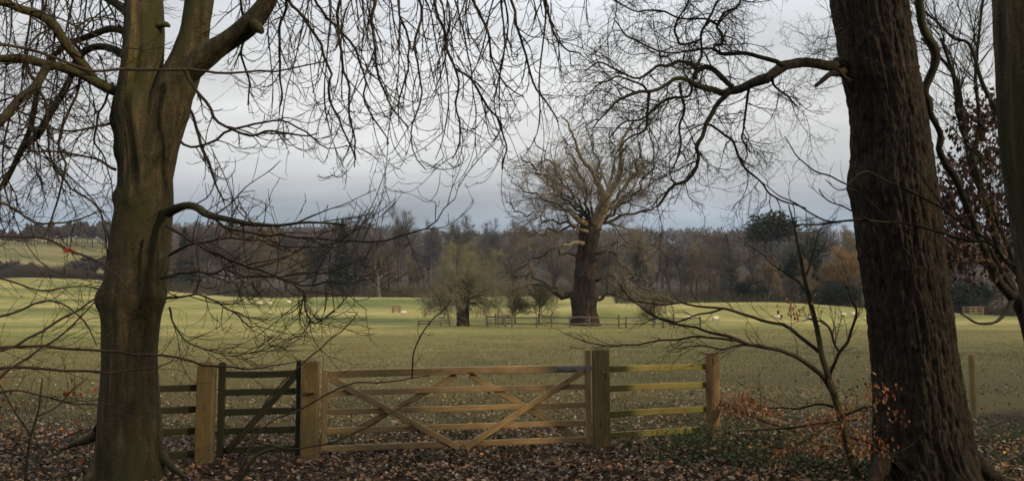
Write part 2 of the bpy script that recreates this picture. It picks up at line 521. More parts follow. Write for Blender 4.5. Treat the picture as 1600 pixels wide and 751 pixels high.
def attr_mat(name, rough=.8, spec=.15, var=.25, scale=30, trans=0.0):
    m, nt, N, L, b = new_mat(name, rough, spec)
    a = N('ShaderNodeAttribute'); a.attribute_name = 'col'
    n = noise(N, L, coord(N, L, (1, 1, 1)), scale, 3)
    r = ramp(N, [(.3, (1 - var,) * 3), (.7, (1 + var,) * 3)]); L(n.outputs[0], r.inputs[0])
    o = mixc(N, L, a.outputs['Color'], r.outputs[0], 1.0, 'MULTIPLY'); L(o, b.inputs['Base Color'])
    if trans:
        t = N('ShaderNodeBsdfTranslucent'); L(o, t.inputs[0]); mx = N('ShaderNodeMixShader'); mx.inputs[0].default_value = trans
        L(b.outputs[0], mx.inputs[1]); L(t.outputs[0], mx.inputs[2]); L(mx.outputs[0], nt.nodes['Material Output'].inputs[0])
    return m


M = {}
M['bark_smooth'] = bark_mat('smooth_green_bark', [(.25, (.026, .020, .011)), (.5, (.064, .050, .026)), (.75, (.125, .098, .054))], (6, 6, .8), 2.2, moss=(.046, .043, .016), bdist=.02, bstr=.7, fine=38)
M['bark_oak'] = bark_mat('ridged_oak_bark', [(.25, (.013, .010, .007)), (.55, (.040, .030, .020)), (.8, (.088, .064, .041))], (9, 9, 3.2), 1.8, bdist=.02, bstr=.8, fine=34)
M['bark_limb'] = bark_mat('dark_limb_bark', [(.3, (.022, .018, .011)), (.7, (.060, .050, .028))], (4, 4, 4), 2.0, moss=(.058, .056, .018), bdist=.01)
M['twig'] = bark_mat('dark_twig_bark', [(.3, (.030, .021, .014)), (.7, (.062, .045, .028))], (3, 3, 3), 2.0, bdist=.002, bstr=.2)
M['twig_oak'] = bark_mat('oak_twig_bark', [(.3, (.018, .014, .010)), (.7, (.042, .034, .022))], (3, 3, 3), 2.0, moss=(.045, .043, .018), bdist=.002, bstr=.2)
M['twig_far'] = attr_mat('distant_twigs', .9, .05, .15, 2)
M['trunk_far'] = bark_mat('distant_bark', [(.3, (.028, .023, .017)), (.7, (.070, .055, .038))], (2, 2, .6), 1.5, bdist=.05)
M['dead'] = bark_mat('bare_dead_wood', [(.25, (.10, .068, .040)), (.55, (.20, .145, .088)), (.8, (.33, .25, .165))], (3, 3, 1.0), 1.6, bdist=.05)
M['dead_grey'] = bark_mat('grey_dead_wood', [(.3, (.055, .045, .032)), (.7, (.13, .105, .075))], (2, 2, .8), 1.6, bdist=.05)
M['oak_red'] = bark_mat('ancient_oak_bark', [(.25, (.012, .008, .006)), (.5, (.034, .023, .016)), (.8, (.070, .047, .032))], (2.2, 2.2, .35), 1.6, bdist=.12, bstr=.8, fine=3)
M['wood_new'] = wood_mat('new_sawn_softwood', [(.25, (.21, .132, .058)), (.55, (.34, .222, .100)), (.8, (.46, .32, .16))], moss=(.25, .185, .100), mossamt=.58)
M['wood_post'] = wood_mat('sawn_post_softwood', [(.25, (.135, .090, .036)), (.55, (.22, .150, .062)), (.8, (.31, .22, .098))], moss=(.13, .108, .042), mossamt=.56)
M['wood_moss'] = wood_mat('algae_green_rail', [(.25, (.14, .106, .032)), (.55, (.225, .175, .052)), (.8, (.30, .24, .085))], moss=(.165, .150, .036), mossamt=.5)
M['wood_dark'] = wood_mat('dark_weathered_wood', [(.25, (.024, .021, .012)), (.55, (.044, .038, .021)), (.8, (.072, .060, .035))], moss=(.034, .037, .015), mossamt=.5)
M['wood_round'] = wood_mat('turned_orange_post', [(.25, (.14, .080, .034)), (.55, (.215, .132, .060)), (.8, (.29, .19, .09))])
M['wood_grey'] = wood_mat('silvered_fence_wood', [(.25, (.06, .048, .032)), (.55, (.11, .088, .060)), (.8, (.17, .14, .098))])
M['log'] = bark_mat('pale_fallen_log', [(.3, (.12, .085, .045)), (.7, (.27, .20, .11))], (3, 3, 3), 2.0, bdist=.01)
M['leaf'] = attr_mat('dry_leaf', .75, .25, .25, 60, trans=.25)
M['litter'] = attr_mat('fallen_leaf', .7, .3, .25, 60)
M['blade'] = attr_mat('grass_blade', .7, .2, .2, 3, trans=.3)
M['needle'] = attr_mat('evergreen_foliage', .9, .02, .25, 3)
M['fleece'] = attr_mat('sheep_fleece', .95, .05, .12, 12)


def metal_mat():
    m, nt, N, L, b = new_mat('galvanised_steel', .5, .4)
    n = noise(N, L, coord(N, L, (1, 1, 1)), 30, 4); r = ramp(N, [(.3, (.15, .148, .138)), (.7, (.25, .245, .23))]); L(n.outputs[0], r.inputs[0])
    L(r.outputs[0], b.inputs['Base Color']); b.inputs['Metallic'].default_value = .1
    return m


M['metal'] = metal_mat()


def ground_mat():
    m, nt, N, L, b = new_mat('woodland_edge_ground', .95, .08)
    g = coord(N, L, (1, 1, 1))
    a = N('ShaderNodeAttribute'); a.attribute_name = 'col'      # r litter, g far wood floor, b lush pasture
    s = N('ShaderNodeSeparateColor'); L(a.outputs['Color'], s.inputs[0])
    n1 = noise(N, L, g, .35, 6, .62); n2 = noise(N, L, g, 9, 6, .65); n3 = noise(N, L, g, .05, 5, .6); n4 = noise(N, L, g, 45, 3, .6)
    nb = noise(N, L, coord(N, L, (.35, 1.0, 1)), .055, 4, .5)
    r1 = ramp(N, [(.3, (.090, .078, .029)), (.5, (.148, .124, .046)), (.7, (.215, .170, .075))]); L(n2.outputs[0], r1.inputs[0])   # tired grass
    r2 = ramp(N, [(.36, (.122, .130, .038)), (.5, (.232, .203, .064)), (.64, (.325, .266, .102))]); L(nb.outputs[0], r2.inputs[0])   # pasture
    r2b = ramp(N, [(.3, (.72, .76, .74)), (.7, (1.22, 1.2, 1.15))]); L(n1.outputs[0], r2b.inputs[0])
    past = mixc(N, L, r2.outputs[0], r2b.outputs[0], 1.0, 'MULTIPLY')
    rm = ramp(N, [(.35, (.75, .72, .7)), (.65, (1.15, 1.15, 1.1))]); L(n1.outputs[0], rm.inputs[0])
    old = mixc(N, L, r1.outputs[0], rm.outputs[0], 1.0, 'MULTIPLY')
    grass = mixc(N, L, old, past, s.outputs[2])
    r3 = ramp(N, [(.25, (.012, .009, .006)), (.5, (.034, .023, .014)), (.75, (.075, .050, .030))]); L(n4.outputs[0], r3.inputs[0])  # soil and litter
    lf = N('ShaderNodeMath'); lf.operation = 'ADD'; L(s.outputs[0], lf.inputs[0])
    sc = N('ShaderNodeMath'); sc.operation = 'MULTIPLY_ADD'; L(n1.outputs[0], sc.inputs[0]); sc.inputs[1].default_value = .9; sc.inputs[2].default_value = -.45
    sc2 = N('ShaderNodeMath'); sc2.operation = 'MULTIPLY_ADD'; L(n2.outputs[0], sc2.inputs[0]); sc2.inputs[1].default_value = 1.2; L(sc.outputs[0], sc2.inputs[2])
    sc3 = N('ShaderNodeMath'); sc3.operation = 'SUBTRACT'; L(sc2.outputs[0], sc3.inputs[0]); sc3.inputs[1].default_value = .6
    L(sc3.outputs[0], lf.inputs[1])
    rl = ramp(N, [(.22, (0, 0, 0)), (.95, (1, 1, 1))]); L(lf.outputs[0], rl.inputs[0])
    o = mixc(N, L, grass, r3.outputs[0], rl.outputs[0])
    r4 = ramp(N, [(.3, (.030, .022, .014)), (.7, (.075, .055, .032))]); L(n1.outputs[0], r4.inputs[0])
    o = mixc(N, L, o, r4.outputs[0], s.outputs[1])
    L(o, b.inputs['Base Color'])
    ad = N('ShaderNodeMath'); ad.operation = 'ADD'; L(n2.outputs[0], ad.inputs[0]); L(n4.outputs[0], ad.inputs[1])
    bump(N, L, ad.outputs[0], b, .05, .8)
    return m


M['ground'] = ground_mat()


# ------------------------------------------------------------------ terrain
def build_terrain():
    ys = np.concatenate([np.arange(-40, 5, 3.0), np.arange(5, 16, .12), np.arange(16, 45, .5), np.arange(45, 300, 2.5), np.arange(300, 1300, 12), np.arange(1300, 2601, 100)])
    us = np.linspace(-1, 1, 241); us = np.sign(us) * (0.55 * np.abs(us) + 0.45 * np.abs(us) ** 2.2)
    Y, U = np.meshgrid(ys, us, indexing='ij')
    X = U * (28 + 0.95 * np.abs(Y))
    Z = height(X, Y)
    near = (1 - sstep(14, 30, Y))
    Z = Z + near * (.035 * fbm(np.stack([X * 1.3, Y * 1.3, 0 * X], -1), 3, 3) + .018 * vnoise(np.stack([X * 7, Y * 7, 0 * X], -1), 21))
    Z = Z + .06 * sstep(4.3, 9, X) * near
    edge = 12.6 + 3.0 * fbm(np.stack([X * .35, Y * .30, 0 * X], -1), 31, 3) + 1.8 * sstep(1.5, 4.5, X) + 1.2 * sstep(-3, -6, X)
    lit = 1 - sstep(edge - 1.2, edge + 4.5, Y)
    lit = np.maximum(lit, .50 * (1 - sstep(16, 38, Y)))
    # far wood floor begins at the pasture's far edge; the left hill keeps a green field
    A = X / np.maximum(Y, 1)
    far_edge = np.interp(A, [-.7, -.46, -.40, -.15, 0, .12, .26, .34, .5, .7], [262, 262, 236, 236, 300, 250, 165, 156, 150, 140])
    wood = sstep(far_edge - 4, far_edge + 4, Y)
    hillfield = .52 * sstep(-.455, -.475, A) * sstep(285, 300, Y) * (1 - sstep(480, 560, Y))
    wood = wood * (1 - hillfield)
    farfield = sstep(.37, .40, A) * sstep(640, 700, Y) * (1 - sstep(860, 900, Y))
    wood = wood * (1 - .85 * farfield)
    Yd = Y - .85 * np.clip(X, -60, 12) + 5 * fbm(np.stack([X / 9, Y / 30, 0 * X], -1), 41, 3)
    lush = sstep(28, 100, Yd)
    col = np.stack([lit, wood, lush], -1)
    nx, ny = len(us), len(ys)
    i = np.arange(ny - 1)[:, None] * nx; j = np.arange(nx - 1)[None, :]
    q = np.stack([i + j, i + j + 1, i + nx + j + 1, i + nx + j], -1).reshape(-1, 4)
    m = MB(); m.add(np.stack([X, Y, Z], -1).reshape(-1, 3), quads=q, col=col.reshape(-1, 3))
    o = m.build('ground', M['ground']); tag(o, kind='structure')
    return o


build_terrain()


# ------------------------------------------------------------------ haze
def build_haze():
    m = bpy.data.materials.new('pale_air'); m.use_nodes = True; nt = m.node_tree; nt.nodes.clear()
    o = nt.nodes.new('ShaderNodeOutputMaterial'); v = nt.nodes.new('ShaderNodeVolumePrincipled')
    v.inputs['Color'].default_value = (.80, .87, 1, 1); v.inputs['Density'].default_value = HAZE
    v.inputs['Anisotropy'].default_value = .2
    nt.links.new(v.outputs[0], o.inputs['Volume'])
    b = MB()
    x0, x1, y0, y1, z0, z1 = -2700, 2700, -80, 2700, -29.2, 108.5
    vv = [(x, y, z) for x in (x0, x1) for y in (y0, y1) for z in (z0, z1)]
    b.add(vv, quads=[(0, 1, 3, 2), (4, 6, 7, 5), (0, 4, 5, 1), (2, 3, 7, 6), (0, 2, 6, 4), (1, 5, 7, 3)])
    ob = b.build('haze', m, smooth=False); tag(ob, kind='stuff')


HAZE = 0.00013
USE_HAZE = True
if USE_HAZE: build_haze()


# ------------------------------------------------------------------ tree prototypes for the middle and far distance
def v3(x, y, z): return np.array([x, y, z], float)


def bare_tree_mesh(seed, hgt, spread, limbs=16, trunk_r=.3, twig_col=(.075, .058, .038), upw=.10, low=.25, dens=1.0, twr=.022):
    """trunk part and crown part of one leafless tree, local coordinates"""
    r = np.random.default_rng(seed)
    tm, cm = MB(), MB()
    k = 9
    S = np.array([[0, 0, -.3]]); P, R = grow(S, [[0, 0, 1]], [hgt * .82], [trunk_r], k=k, wig=.05, trop=lambda t: np.array([0, 0, .08]), taper=.18, rng=r)
    R[:, 0] *= 1.45
    tubes(tm, P, R, 8)
    s, d, l, rad = spawn(P, R, [hgt * .82], limbs, ang=1.0, tmin=low, tmax=.98, lr=1, rr=.55, rng=r)
    l = spread * (.75 + .5 * r.random(len(l))) * np.linspace(1.05, .6, len(l))
    P1, R1 = grow(s, d, l, rad, k=7, wig=.14, trop=lambda t: np.array([0, 0, upw]), taper=.3, rng=r)
    tubes(tm, P1, R1, 5)
    s, d, l2, rad = spawn(P1, R1, lens(P1), 9, ang=.75, tmin=.2, lr=.55, rr=.6, rng=r)
    P2, R2 = grow(s, d, l2, np.maximum(rad, .03), k=5, wig=.16, trop=lambda t: np.array([0, 0, upw]), rng=r)
    c2 = np.array(twig_col) * (.7 + .4 * r.random((len(P2), 1)))
    tubes(cm, P2, R2, 3, col=c2)
    s, d, l3, rad = spawn(P2, R2, lens(P2), int(7 * dens), ang=.7, tmin=.1, lr=.65, rr=.7, rng=r)
    P3, R3 = grow(s, d, l3 + .3, np.full(len(s), twr * 1.25), k=3, wig=.2, trop=lambda t: np.array([0, 0, upw]), rng=r)
    c3 = np.array(twig_col) * (.65 + .8 * r.random((len(P3), 1)))
    tubes(cm, P3, R3, 3, col=c3)
    s, d, l4, rad = spawn(P3, R3, lens(P3), int(4 * dens), ang=.7, tmin=.1, lr=.8, rr=.7, rng=r)
    P4, R4 = grow(s, d, l4 + .25, np.full(len(s), twr), k=2, wig=.2, rng=r)
    c4 = np.array(twig_col) * (.65 + .9 * r.random((len(P4), 1)))
    tubes(cm, P4, R4, 3, col=c4)
    return tm, cm


def conifer_mesh(seed, hgt, rad, shape='spruce', col=(.022, .036, .018)):
    r = np.random.default_rng(seed); tm, cm = MB(), MB()
    P, R = grow([[0, 0, -.3]], [[0, 0, 1]], [hgt], [hgt * .022], k=8, wig=.01, taper=.1, rng=r); tubes(tm, P, R, 7)
    n = int({'spruce': 5000, 'flat': 4200, 'round': 8500}[shape])
    if shape == 'spruce':
        t = r.random(n) ** 1.25; zz = hgt * (.06 + .92 * t); mx = rad * (1 - t) * (.72 + .28 * np.sin(zz * 6.0 / hgt * 12)) + .03
        rr = mx * np.sqrt(r.random(n)) * (.85 + .4 * r.random(n)); th = r.random(n) * 2 * math.pi
        C = np.stack([rr * np.cos(th), rr * np.sin(th), zz - rr * .35], -1); D = np.stack([np.cos(th), np.sin(th), -.35 + 0 * th], -1)
    else:
        K = 26; cc = r.normal(0, 1, (K, 3)); cc = norm(cc) * (r.random((K, 1)) ** .4) * np.array([rad, rad, hgt * .40]) + np.array([0, 0, hgt * .50])
        cc[:, 2] = np.clip(cc[:, 2], hgt * .08, hgt)
        if shape == 'flat': cc[:, 2] = hgt * (.74 + .22 * r.random(K) - .10 * (np.hypot(cc[:, 0], cc[:, 1]) / rad) ** 2)
        ci = r.integers(0, K, n); off = r.normal(0, 1, (n, 3)) * (np.array([.34, .34, .12]) if shape == 'flat' else np.array([.30, .30, .22])) * rad
        C = cc[ci] + off; D = norm(off + np.array([0, 0, .2]))
    D = norm(D + r.normal(0, .35, (n, 3))); L = hgt * ((.035 if shape == 'spruce' else .022) + .03 * r.random(n))
    if shape == 'spruce': L = L * (1.1 - .8 * t)
    side = norm(np.cross(D, r.normal(0, 1, (n, 3))))
    w = L[:, None] * .42
    V = np.stack([C - side * w * .4, C + side * w * .4, C + D * L[:, None] + side * w * .5, C + D * L[:, None] - side * w * .5], 1)
    V[:, 2:, 2] += (r.random((n, 1)) - .5) * L[:, None] * .4
    b = np.arange(n)[:, None] * 4
    cl = np.array(col) * (.45 + .9 * r.random((n, 1)))
    cm.add(V.reshape(-1, 3), quads=b + np.array([[0, 1, 2, 3]]), col=np.repeat(cl, 4, 0))
    return tm, cm


PROTO = {}


def make_proto(key, name, label, cat, group, tm, cm, mt, mc):
    t = thing(name, label, cat, (0, 0, 0), group)
    tm.build('trunk', mt, t); cm.build('crown', mc, t)
    PROTO[key] = [t, False]


def put(key, p, s, rz=None, label=None, group=None, wide=1.0):
    src, used = PROTO[key]
    rz = float(RNG.random() * 6.28) if rz is None else rz
    sc = (s * wide, s * wide, s)
    if not used:
        PROTO[key][1] = True
        src.location = p; src.rotation_euler = (0, 0, rz); src.scale = sc
        if label: src['label'] = label
        if group: src['group'] = group
        return src
    return copy_thing(src, p, rz, sc, label, group)


FARG = 'bare trees of the wood beyond the pasture'
for i, (sp, lim, colr, up) in enumerate([(.30, 16, (.100, .074, .046), .10), (.36, 15, (.060, .050, .036), .12), (.24, 18, (.150, .112, .060), .16), (.40, 16, (.155, .132, .058), .07), (.28, 16, (.085, .066, .056), .18)]):
    tm, cm = bare_tree_mesh(100 + i, 18.0, 18 * sp, lim, .28 + .04 * i, colr, up, low=.18, dens=1.0)
    make_proto(i, 'bare_tree', 'leafless brown tree in the wood along the far edge of the pasture', 'tree', FARG, tm, cm, M['trunk_far'], M['twig_far'])
tm, cm = conifer_mesh(200, 16, 3.1, 'spruce', (.026, .034, .019)); make_proto('spruce', 'conifer_tree', 'tall pointed dark conifer rising above the bare wood', 'tree', None, tm, cm, M['trunk_far'], M['needle'])
tm, cm = conifer_mesh(202, 14, 3.1, 'flat', (.032, .040, .020)); make_proto('pine', 'pine_tree', 'dark pine', 'tree', None, tm, cm, M['trunk_far'], M['needle'])
tm, cm = conifer_mesh(201, 14, 3.7, 'round', (.032, .042, .022)); make_proto('cedar', 'evergreen_tree', 'dark evergreen', 'tree', None, tm, cm, M['trunk_far'], M['needle'])
tm, cm = bare_tree_mesh(210, 10, 4.2, 20, .3, (.19, .115, .040), .12, low=.1, dens=1.1); make_proto('willow', 'willow_tree', 'orange twigged tree glowing beside dark evergreens left of the ridged trunk', 'tree', None, tm, cm, M['trunk_far'], M['twig_far'])
tm, cm = bare_tree_mesh(211, 11, 5.0, 24, .32, (.165, .150, .062), .03, low=.10, dens=1.25, twr=.020)


def wood(specs, label, group):
    for px, ytop, d, k, w in specs:
        p = ground(px, d); hgt = (470 - ytop) * d / F + 2.06 - p[2]
        p[2] -= .2
        put(k, p, hgt / 17.0, label=label, group=group, wide=w)


rw = np.random.default_rng(55)


def row(x0, x1, n, d0, d1, y0, y1, kinds, w0=.9, w1=1.25):
    xs = np.linspace(x0, x1, n) + rw.normal(0, (x1 - x0) / n * .3, n)
    return [(x, rw.uniform(y0, y1), rw.uniform(d0, d1), kinds[rw.integers(len(kinds))], rw.uniform(w0, w1)) for x in xs]


LEFT = row(200, 600, 14, 240, 256, 345, 395, [0, 1, 4, 2]) + row(230, 620, 13, 266, 300, 330, 372, [0, 1, 4])
wood(LEFT, 'leafless brown tree in the wood behind the grazing sheep', 'bare trees of the wood behind the left pasture')
CENT = row(590, 900, 14, 244, 300, 372, 410, [0, 2, 3, 4]) + row(620, 960, 13, 320, 420, 352, 378, [0, 1, 4]) + row(690, 860, 5, 360, 420, 338, 352, [1, 4], .7, .9)
wood(CENT, 'leafless brown tree in the wood behind the olive-twigged tree and the ancient oak', 'bare trees of the wood behind the ancient oak')
RIGHTW = row(930, 1110, 9, 215, 270, 370, 405, [0, 1, 2, 4]) + row(1090, 1370, 11, 170, 215, 385, 425, [0, 1, 4, 2]) + row(1000, 1350, 11, 260, 340, 347, 374, [0, 1, 4, 2]) + row(1165, 1345, 8, 162, 172, 392, 436, [1, 0, 2], .9, 1.3)
wood(RIGHTW, 'leafless brown tree in the wood between the ancient oak and the ridged trunk', 'bare trees of the wood left of the ridged trunk')
RR = row(1480, 1570, 4, 150, 175, 395, 425, [0, 1, 4])
wood(RR, 'leafless brown tree behind the pale tree guard right of the ridged trunk', 'bare trees right of the ridged trunk')
for i in range(3):
    tm, cm = bare_tree_mesh(120 + i, 18.0, 18 * .30, 18, .36, (.080, .068, .056), .16, low=.40, dens=1.2, twr=.075)
    make_proto('copse%d' % i, 'bare_tree', 'leafless tree', 'tree', 'trees of the hilltop copse', tm, cm, M['trunk_far'], M['twig_far'])
COPSE = row(4, 176, 40, 400, 450, 346, 356, ['copse0', 'copse1', 'copse2'], .8, 1.1)
for k_, s_ in enumerate(COPSE): COPSE[k_] = (s_[0], s_[1] + (10 if s_[0] < 40 else 0), s_[2], s_[3], s_[4])
wood(COPSE, 'leafless tree of the copse on the skyline of the left hill', 'trees of the hilltop copse')
HEDGE = row(118, 190, 10, 268, 290, 392, 412, ['copse0', 'copse1', 0], 1.5, 2.0) + row(-10, 66, 14, 268, 290, 404, 424, ['copse0', 'copse2', 1], 1.6, 2.4)
wood(HEDGE, 'low leafless tree behind the hedge at the foot of the left hill', 'low trees behind the hedge of the left hill')


def single(key, name_label, px, ytop, d, wide=1.0, ref=14.0):
    p = ground(px, d); hgt = (470 - ytop) * d / F + 2.06 - p[2]; p[2] -= .2
    return put(key, p, hgt / ref, label=name_label, wide=wide)


single('spruce', 'tall pointed spruce rising above the bare wood behind the grazing sheep', 534, 337, 245, .95, 16.2)
single('spruce', 'dark pointed conifer just right of the smooth mossy trunk', 287, 350, 250, 1.2, 16.2)
single('spruce', 'dark conifer in the wood just right of the ancient oak', 1000, 366, 235, 1.25, 16.2)
single('spruce', 'faint pointed conifer between the ancient oak and the flat-topped pine', 1135, 362, 300, 1.2, 16.2)
single('pine', 'flat-topped dark pine standing above the wood on the skyline', 1208, 336, 230, .95, 13.6)
single('cedar', 'round dark evergreen left of the orange twigged tree', 1262, 372, 172, .95, 13.6)
single('cedar', 'small dark evergreen bush at the foot of the wood left of the round evergreen', 1172, 432, 168, 1.9, 13.6)
single('cedar', 'broad dark evergreen bush at the foot of the orange twigged tree', 1312, 436, 158, 2.4, 13.6)
single('cedar', 'dark evergreen bush at the field edge right of the ridged trunk', 1500, 432, 150, 2.2, 13.6)
single('willow', None, 1325, 398, 168, 1.15, 9.4)

# the olive-green twigged tree inside its own low fence
p = ground(722, 84)
t = thing('hawthorn_tree', 'round olive-twigged tree with a dark trunk left of the fenced oak', 'tree', p)
tmv = np.concatenate(tm.v)
tt = MB()
e = [(522, 711, 737), (510, 713, 733), (490, 714, 732), (470, 711, 733), (455, 708, 736), (445, 702, 740)]
round_trunk(tt, e, 84, 20, 24, .10, 77, flare=lambda TH, Z: .12 * np.sin(TH * 5) * (Z < 1.0))
tt.build('trunk', M['oak_red'], t)
r_ = np.random.default_rng(88); top = at(722, 470, 84)
n_ = 40; th = r_.random(n_) * 6.28; elv = np.concatenate([r_.uniform(0, 1.4, 28), r_.uniform(-.35, .15, 12)])
D_ = np.stack([np.cos(th) * np.cos(elv), np.sin(th) * np.cos(elv), np.sin(elv)], -1)
P1, R1 = grow(np.repeat(top[None], n_, 0) + D_ * .3, D_, r_.uniform(2.6, 4.9, n_) * (.85 + .2 * np.sin(elv)), np.full(n_, .09), k=8, wig=.16, trop=lambda t: np.array([0, 0, .10 - .34 * t]), taper=.3, rng=r_)
cm = MB(); oc = np.array((.150, .132, .082))
tubes(cm, P1, R1, 5, col=oc * .5)
s, d, l, rd = spawn(P1, R1, lens(P1), 8, ang=.7, tmin=.25, lr=.5, rr=.6, rng=r_)
P2, R2 = grow(s, d, l, rd, k=5, wig=.2, trop=lambda t: np.array([0, 0, -.12]), rng=r_); tubes(cm, P2, R2, 3, col=oc * (.6 + .4 * r_.random((len(P2), 1))))
s, d, l, rd = spawn(P2, R2, lens(P2), 7, ang=.7, tmin=.05, lr=.7, rr=.7, rng=r_)
P3, R3 = grow(s, d, l + .15, np.full(len(s), .014), k=4, wig=.25, trop=lambda t: np.array([0, 0, -.15]), rng=r_); tubes(cm, P3, R3, 3, col=oc * (.7 + .7 * r_.random((len(P3), 1))))
s, d, l, rd = spawn(P3, R3, lens(P3), 4, ang=.8, tmin=.05, lr=.7, rr=.7, rng=r_)
P4, R4 = grow(s, d, l + .1, np.full(len(s), .011), k=2, wig=.25, rng=r_); tubes(cm, P4, R4, 3, col=oc * (.7 + .8 * r_.random((len(P4), 1))))
cm.build('crown', M['twig_far'], t)


# pale dead stag-headed tree in front of the left wood
def traced_tree(name, label, px, d, trunk_rows, limbs, mat, twigs=None, seed=1, twmat=None):
    t = thing(name, label, 'tree', ground(px, d))
    m = MB(); P, R = spline(dpt(trunk_rows, d), 20); R[0] *= 1.3; limb(m, P, R, 12, .15, seed); m.build('trunk', mat, t)
    m = MB()
    Ls = [spline(dpt(rows, d + dd0, d + dd1), 12) for rows, dd0, dd1 in limbs]
    for q, (P, R) in enumerate(Ls): limb(m, P, R, 8, .12, seed + q)
    m.build('limb', mat, t)
    if twigs:
        P = np.stack([a for a, b in Ls]); R = np.stack([b for a, b in Ls]); rg = np.random.default_rng(seed)
        cm = MB()
        s, dd, l, rd = spawn(P, R, lens(P), twigs, ang=.8, lr=.5, rr=.5, rng=rg); P2, R2 = grow(s, dd, l, rd, k=5, wig=.2, rng=rg); tubes(cm, P2, R2, 3)
        s, dd, l, rd = spawn(P2, R2, lens(P2), 6, ang=.8, lr=.6, rr=.6, rng=rg); P3, R3 = grow(s, dd, l, np.maximum(rd, .012), k=3, wig=.2, rng=rg); tubes(cm, P3, R3, 3)
        cm.build('crown', twmat, t)
    return t


traced_tree('dead_tree', 'pale dead stag-headed tree standing before the wood right of the sheep', 592, 232,
            [(592, 466, 9), (591, 452, 6.5), (590, 438, 5.5), (590, 425, 4)],
            [([(591, 450, 4), (583, 443, 3), (575, 436, 2.5), (568, 432, 1.5)], 0, -1), ([(590, 440, 4), (597, 430, 3), (606, 425, 2)], 0, 1), ([(590, 430, 3), (586, 418, 2), (588, 405, 1.2)], 0, 0), ([(590, 428, 3), (596, 412, 2), (594, 398, 1.2)], 0, .5)],
            M['dead_grey'], 8, 5, M['trunk_far'])
for (px, yb, d, lab, ws) in ((805, 500, 92, 'small bare sapling behind the paddock rails, left of its twin', 1.0), (842, 500, 93, 'small bare sapling behind the paddock rails, close left of the ancient oak', 1.15), (1022, 470, 88, 'small bare sapling behind the paddock rails right of the ancient oak', .9)):
    p = ground(px, d); t = thing('young_tree', lab, 'tree', p, 'saplings behind the paddock rails')
    tm, cm = bare_tree_mesh(int(px), 3.6 * ws, 1.7 * ws, 14, .10, (.085, .075, .045), .08, low=.25, dens=.9, twr=.010)
    tm.build('trunk', M['trunk_far'], t, origin=(0, 0, 0)); cm.build('crown', M['twig_far'], t, origin=(0, 0, 0))

# far ridge: woods too far off to count, and scrub at the foot of the mid woods
r_ = np.random.default_rng(300)
m = MB(); cnt = 2600
yy = r_.uniform(430, 1250, cnt * 2); aa = r_.uniform(-.50, .62, cnt * 2); xx = aa * yy
ok = ~((aa > .37) & (yy > 640) & (yy < 890)) & ~((aa < -.36) & (yy < 620)); xx, yy = xx[ok][:cnt], yy[ok][:cnt]
zz = height(xx, yy); hh = r_.uniform(9, 17, len(xx))
K = 46
C = np.stack([xx, yy, zz], -1)[:, None, :] + norm(r_.normal(0, 1, (len(xx), K, 3))) * (r_.random((len(xx), K, 1)) ** .4) * np.stack([hh * .38, hh * .38, hh * .36], -1)[:, None, :] + np.stack([0 * hh, 0 * hh, hh * .55], -1)[:, None, :]
D = norm(r_.normal(0, .5, C.shape) + np.array([0, 0, .9])); sd = norm(np.cross(D, r_.normal(0, 1, C.shape)))
L = (hh * .17)[:, None, None] * (.6 + .8 * r_.random((len(xx), K, 1))); w = L * .2
V = np.stack([C - sd * w, C + sd * w, C + D * L], 2)
base = np.where(r_.random((len(xx), 1)) < .14, [[.030, .040, .024]], [[.070, .055, .042]]) * (.75 + .5 * r_.random((len(xx), 1)))
cc = base[:, None, None, :] * (.7 + .6 * r_.random((len(xx), K, 1, 1)))
m.add(V.reshape(-1, 3), tris=np.arange(V.size // 3).reshape(-1, 3), col=np.broadcast_to(cc, V.shape).reshape(-1, 3))
tag(m.build('woodland', M['twig_far']), 'brown winter woods covering the far ridge under the sky', 'woodland', kind='stuff')


def scrub(name, label, spec, colr, kind='stuff', seed=1, tall=2.0, n=9000, wdt=.10):
    r = np.random.default_rng(seed); m = MB()
    px = r.uniform(spec[0], spec[1], n); d = spec[2] + (spec[3] - spec[2]) * r.random(n)
    X = (px - 800) / F * d; Z = height(X, d)
    cl = np.clip(.5 + .9 * fbm(np.stack([X / 4, d / 4, 0 * X], -1), seed, 3), 0.05, 1.3); hmod = tall * (.25 + 1.0 * cl ** 1.6) * r.uniform(.5, 1.1, n)
    hue = fbm(np.stack([X / 7, d / 7, 0 * X], -1), seed + 5, 2)[:, None] * np.array([.35, -.05, -.25]) + 1
    S = np.stack([X, d, Z - .1], -1); up = norm(r.normal(0, .38, (n, 3)) + np.array([0, 0, 1]))
    P, R = grow(S, up, hmod, np.full(n, wdt * .5), k=3, wig=.25, taper=.3, rng=r)
    tubes(m, P, R, 3, col=np.array(colr) * hue * (.5 + .9 * r.random((n, 1))))
    tag(m.build(name, M['twig_far']), label, 'scrub', kind=kind)


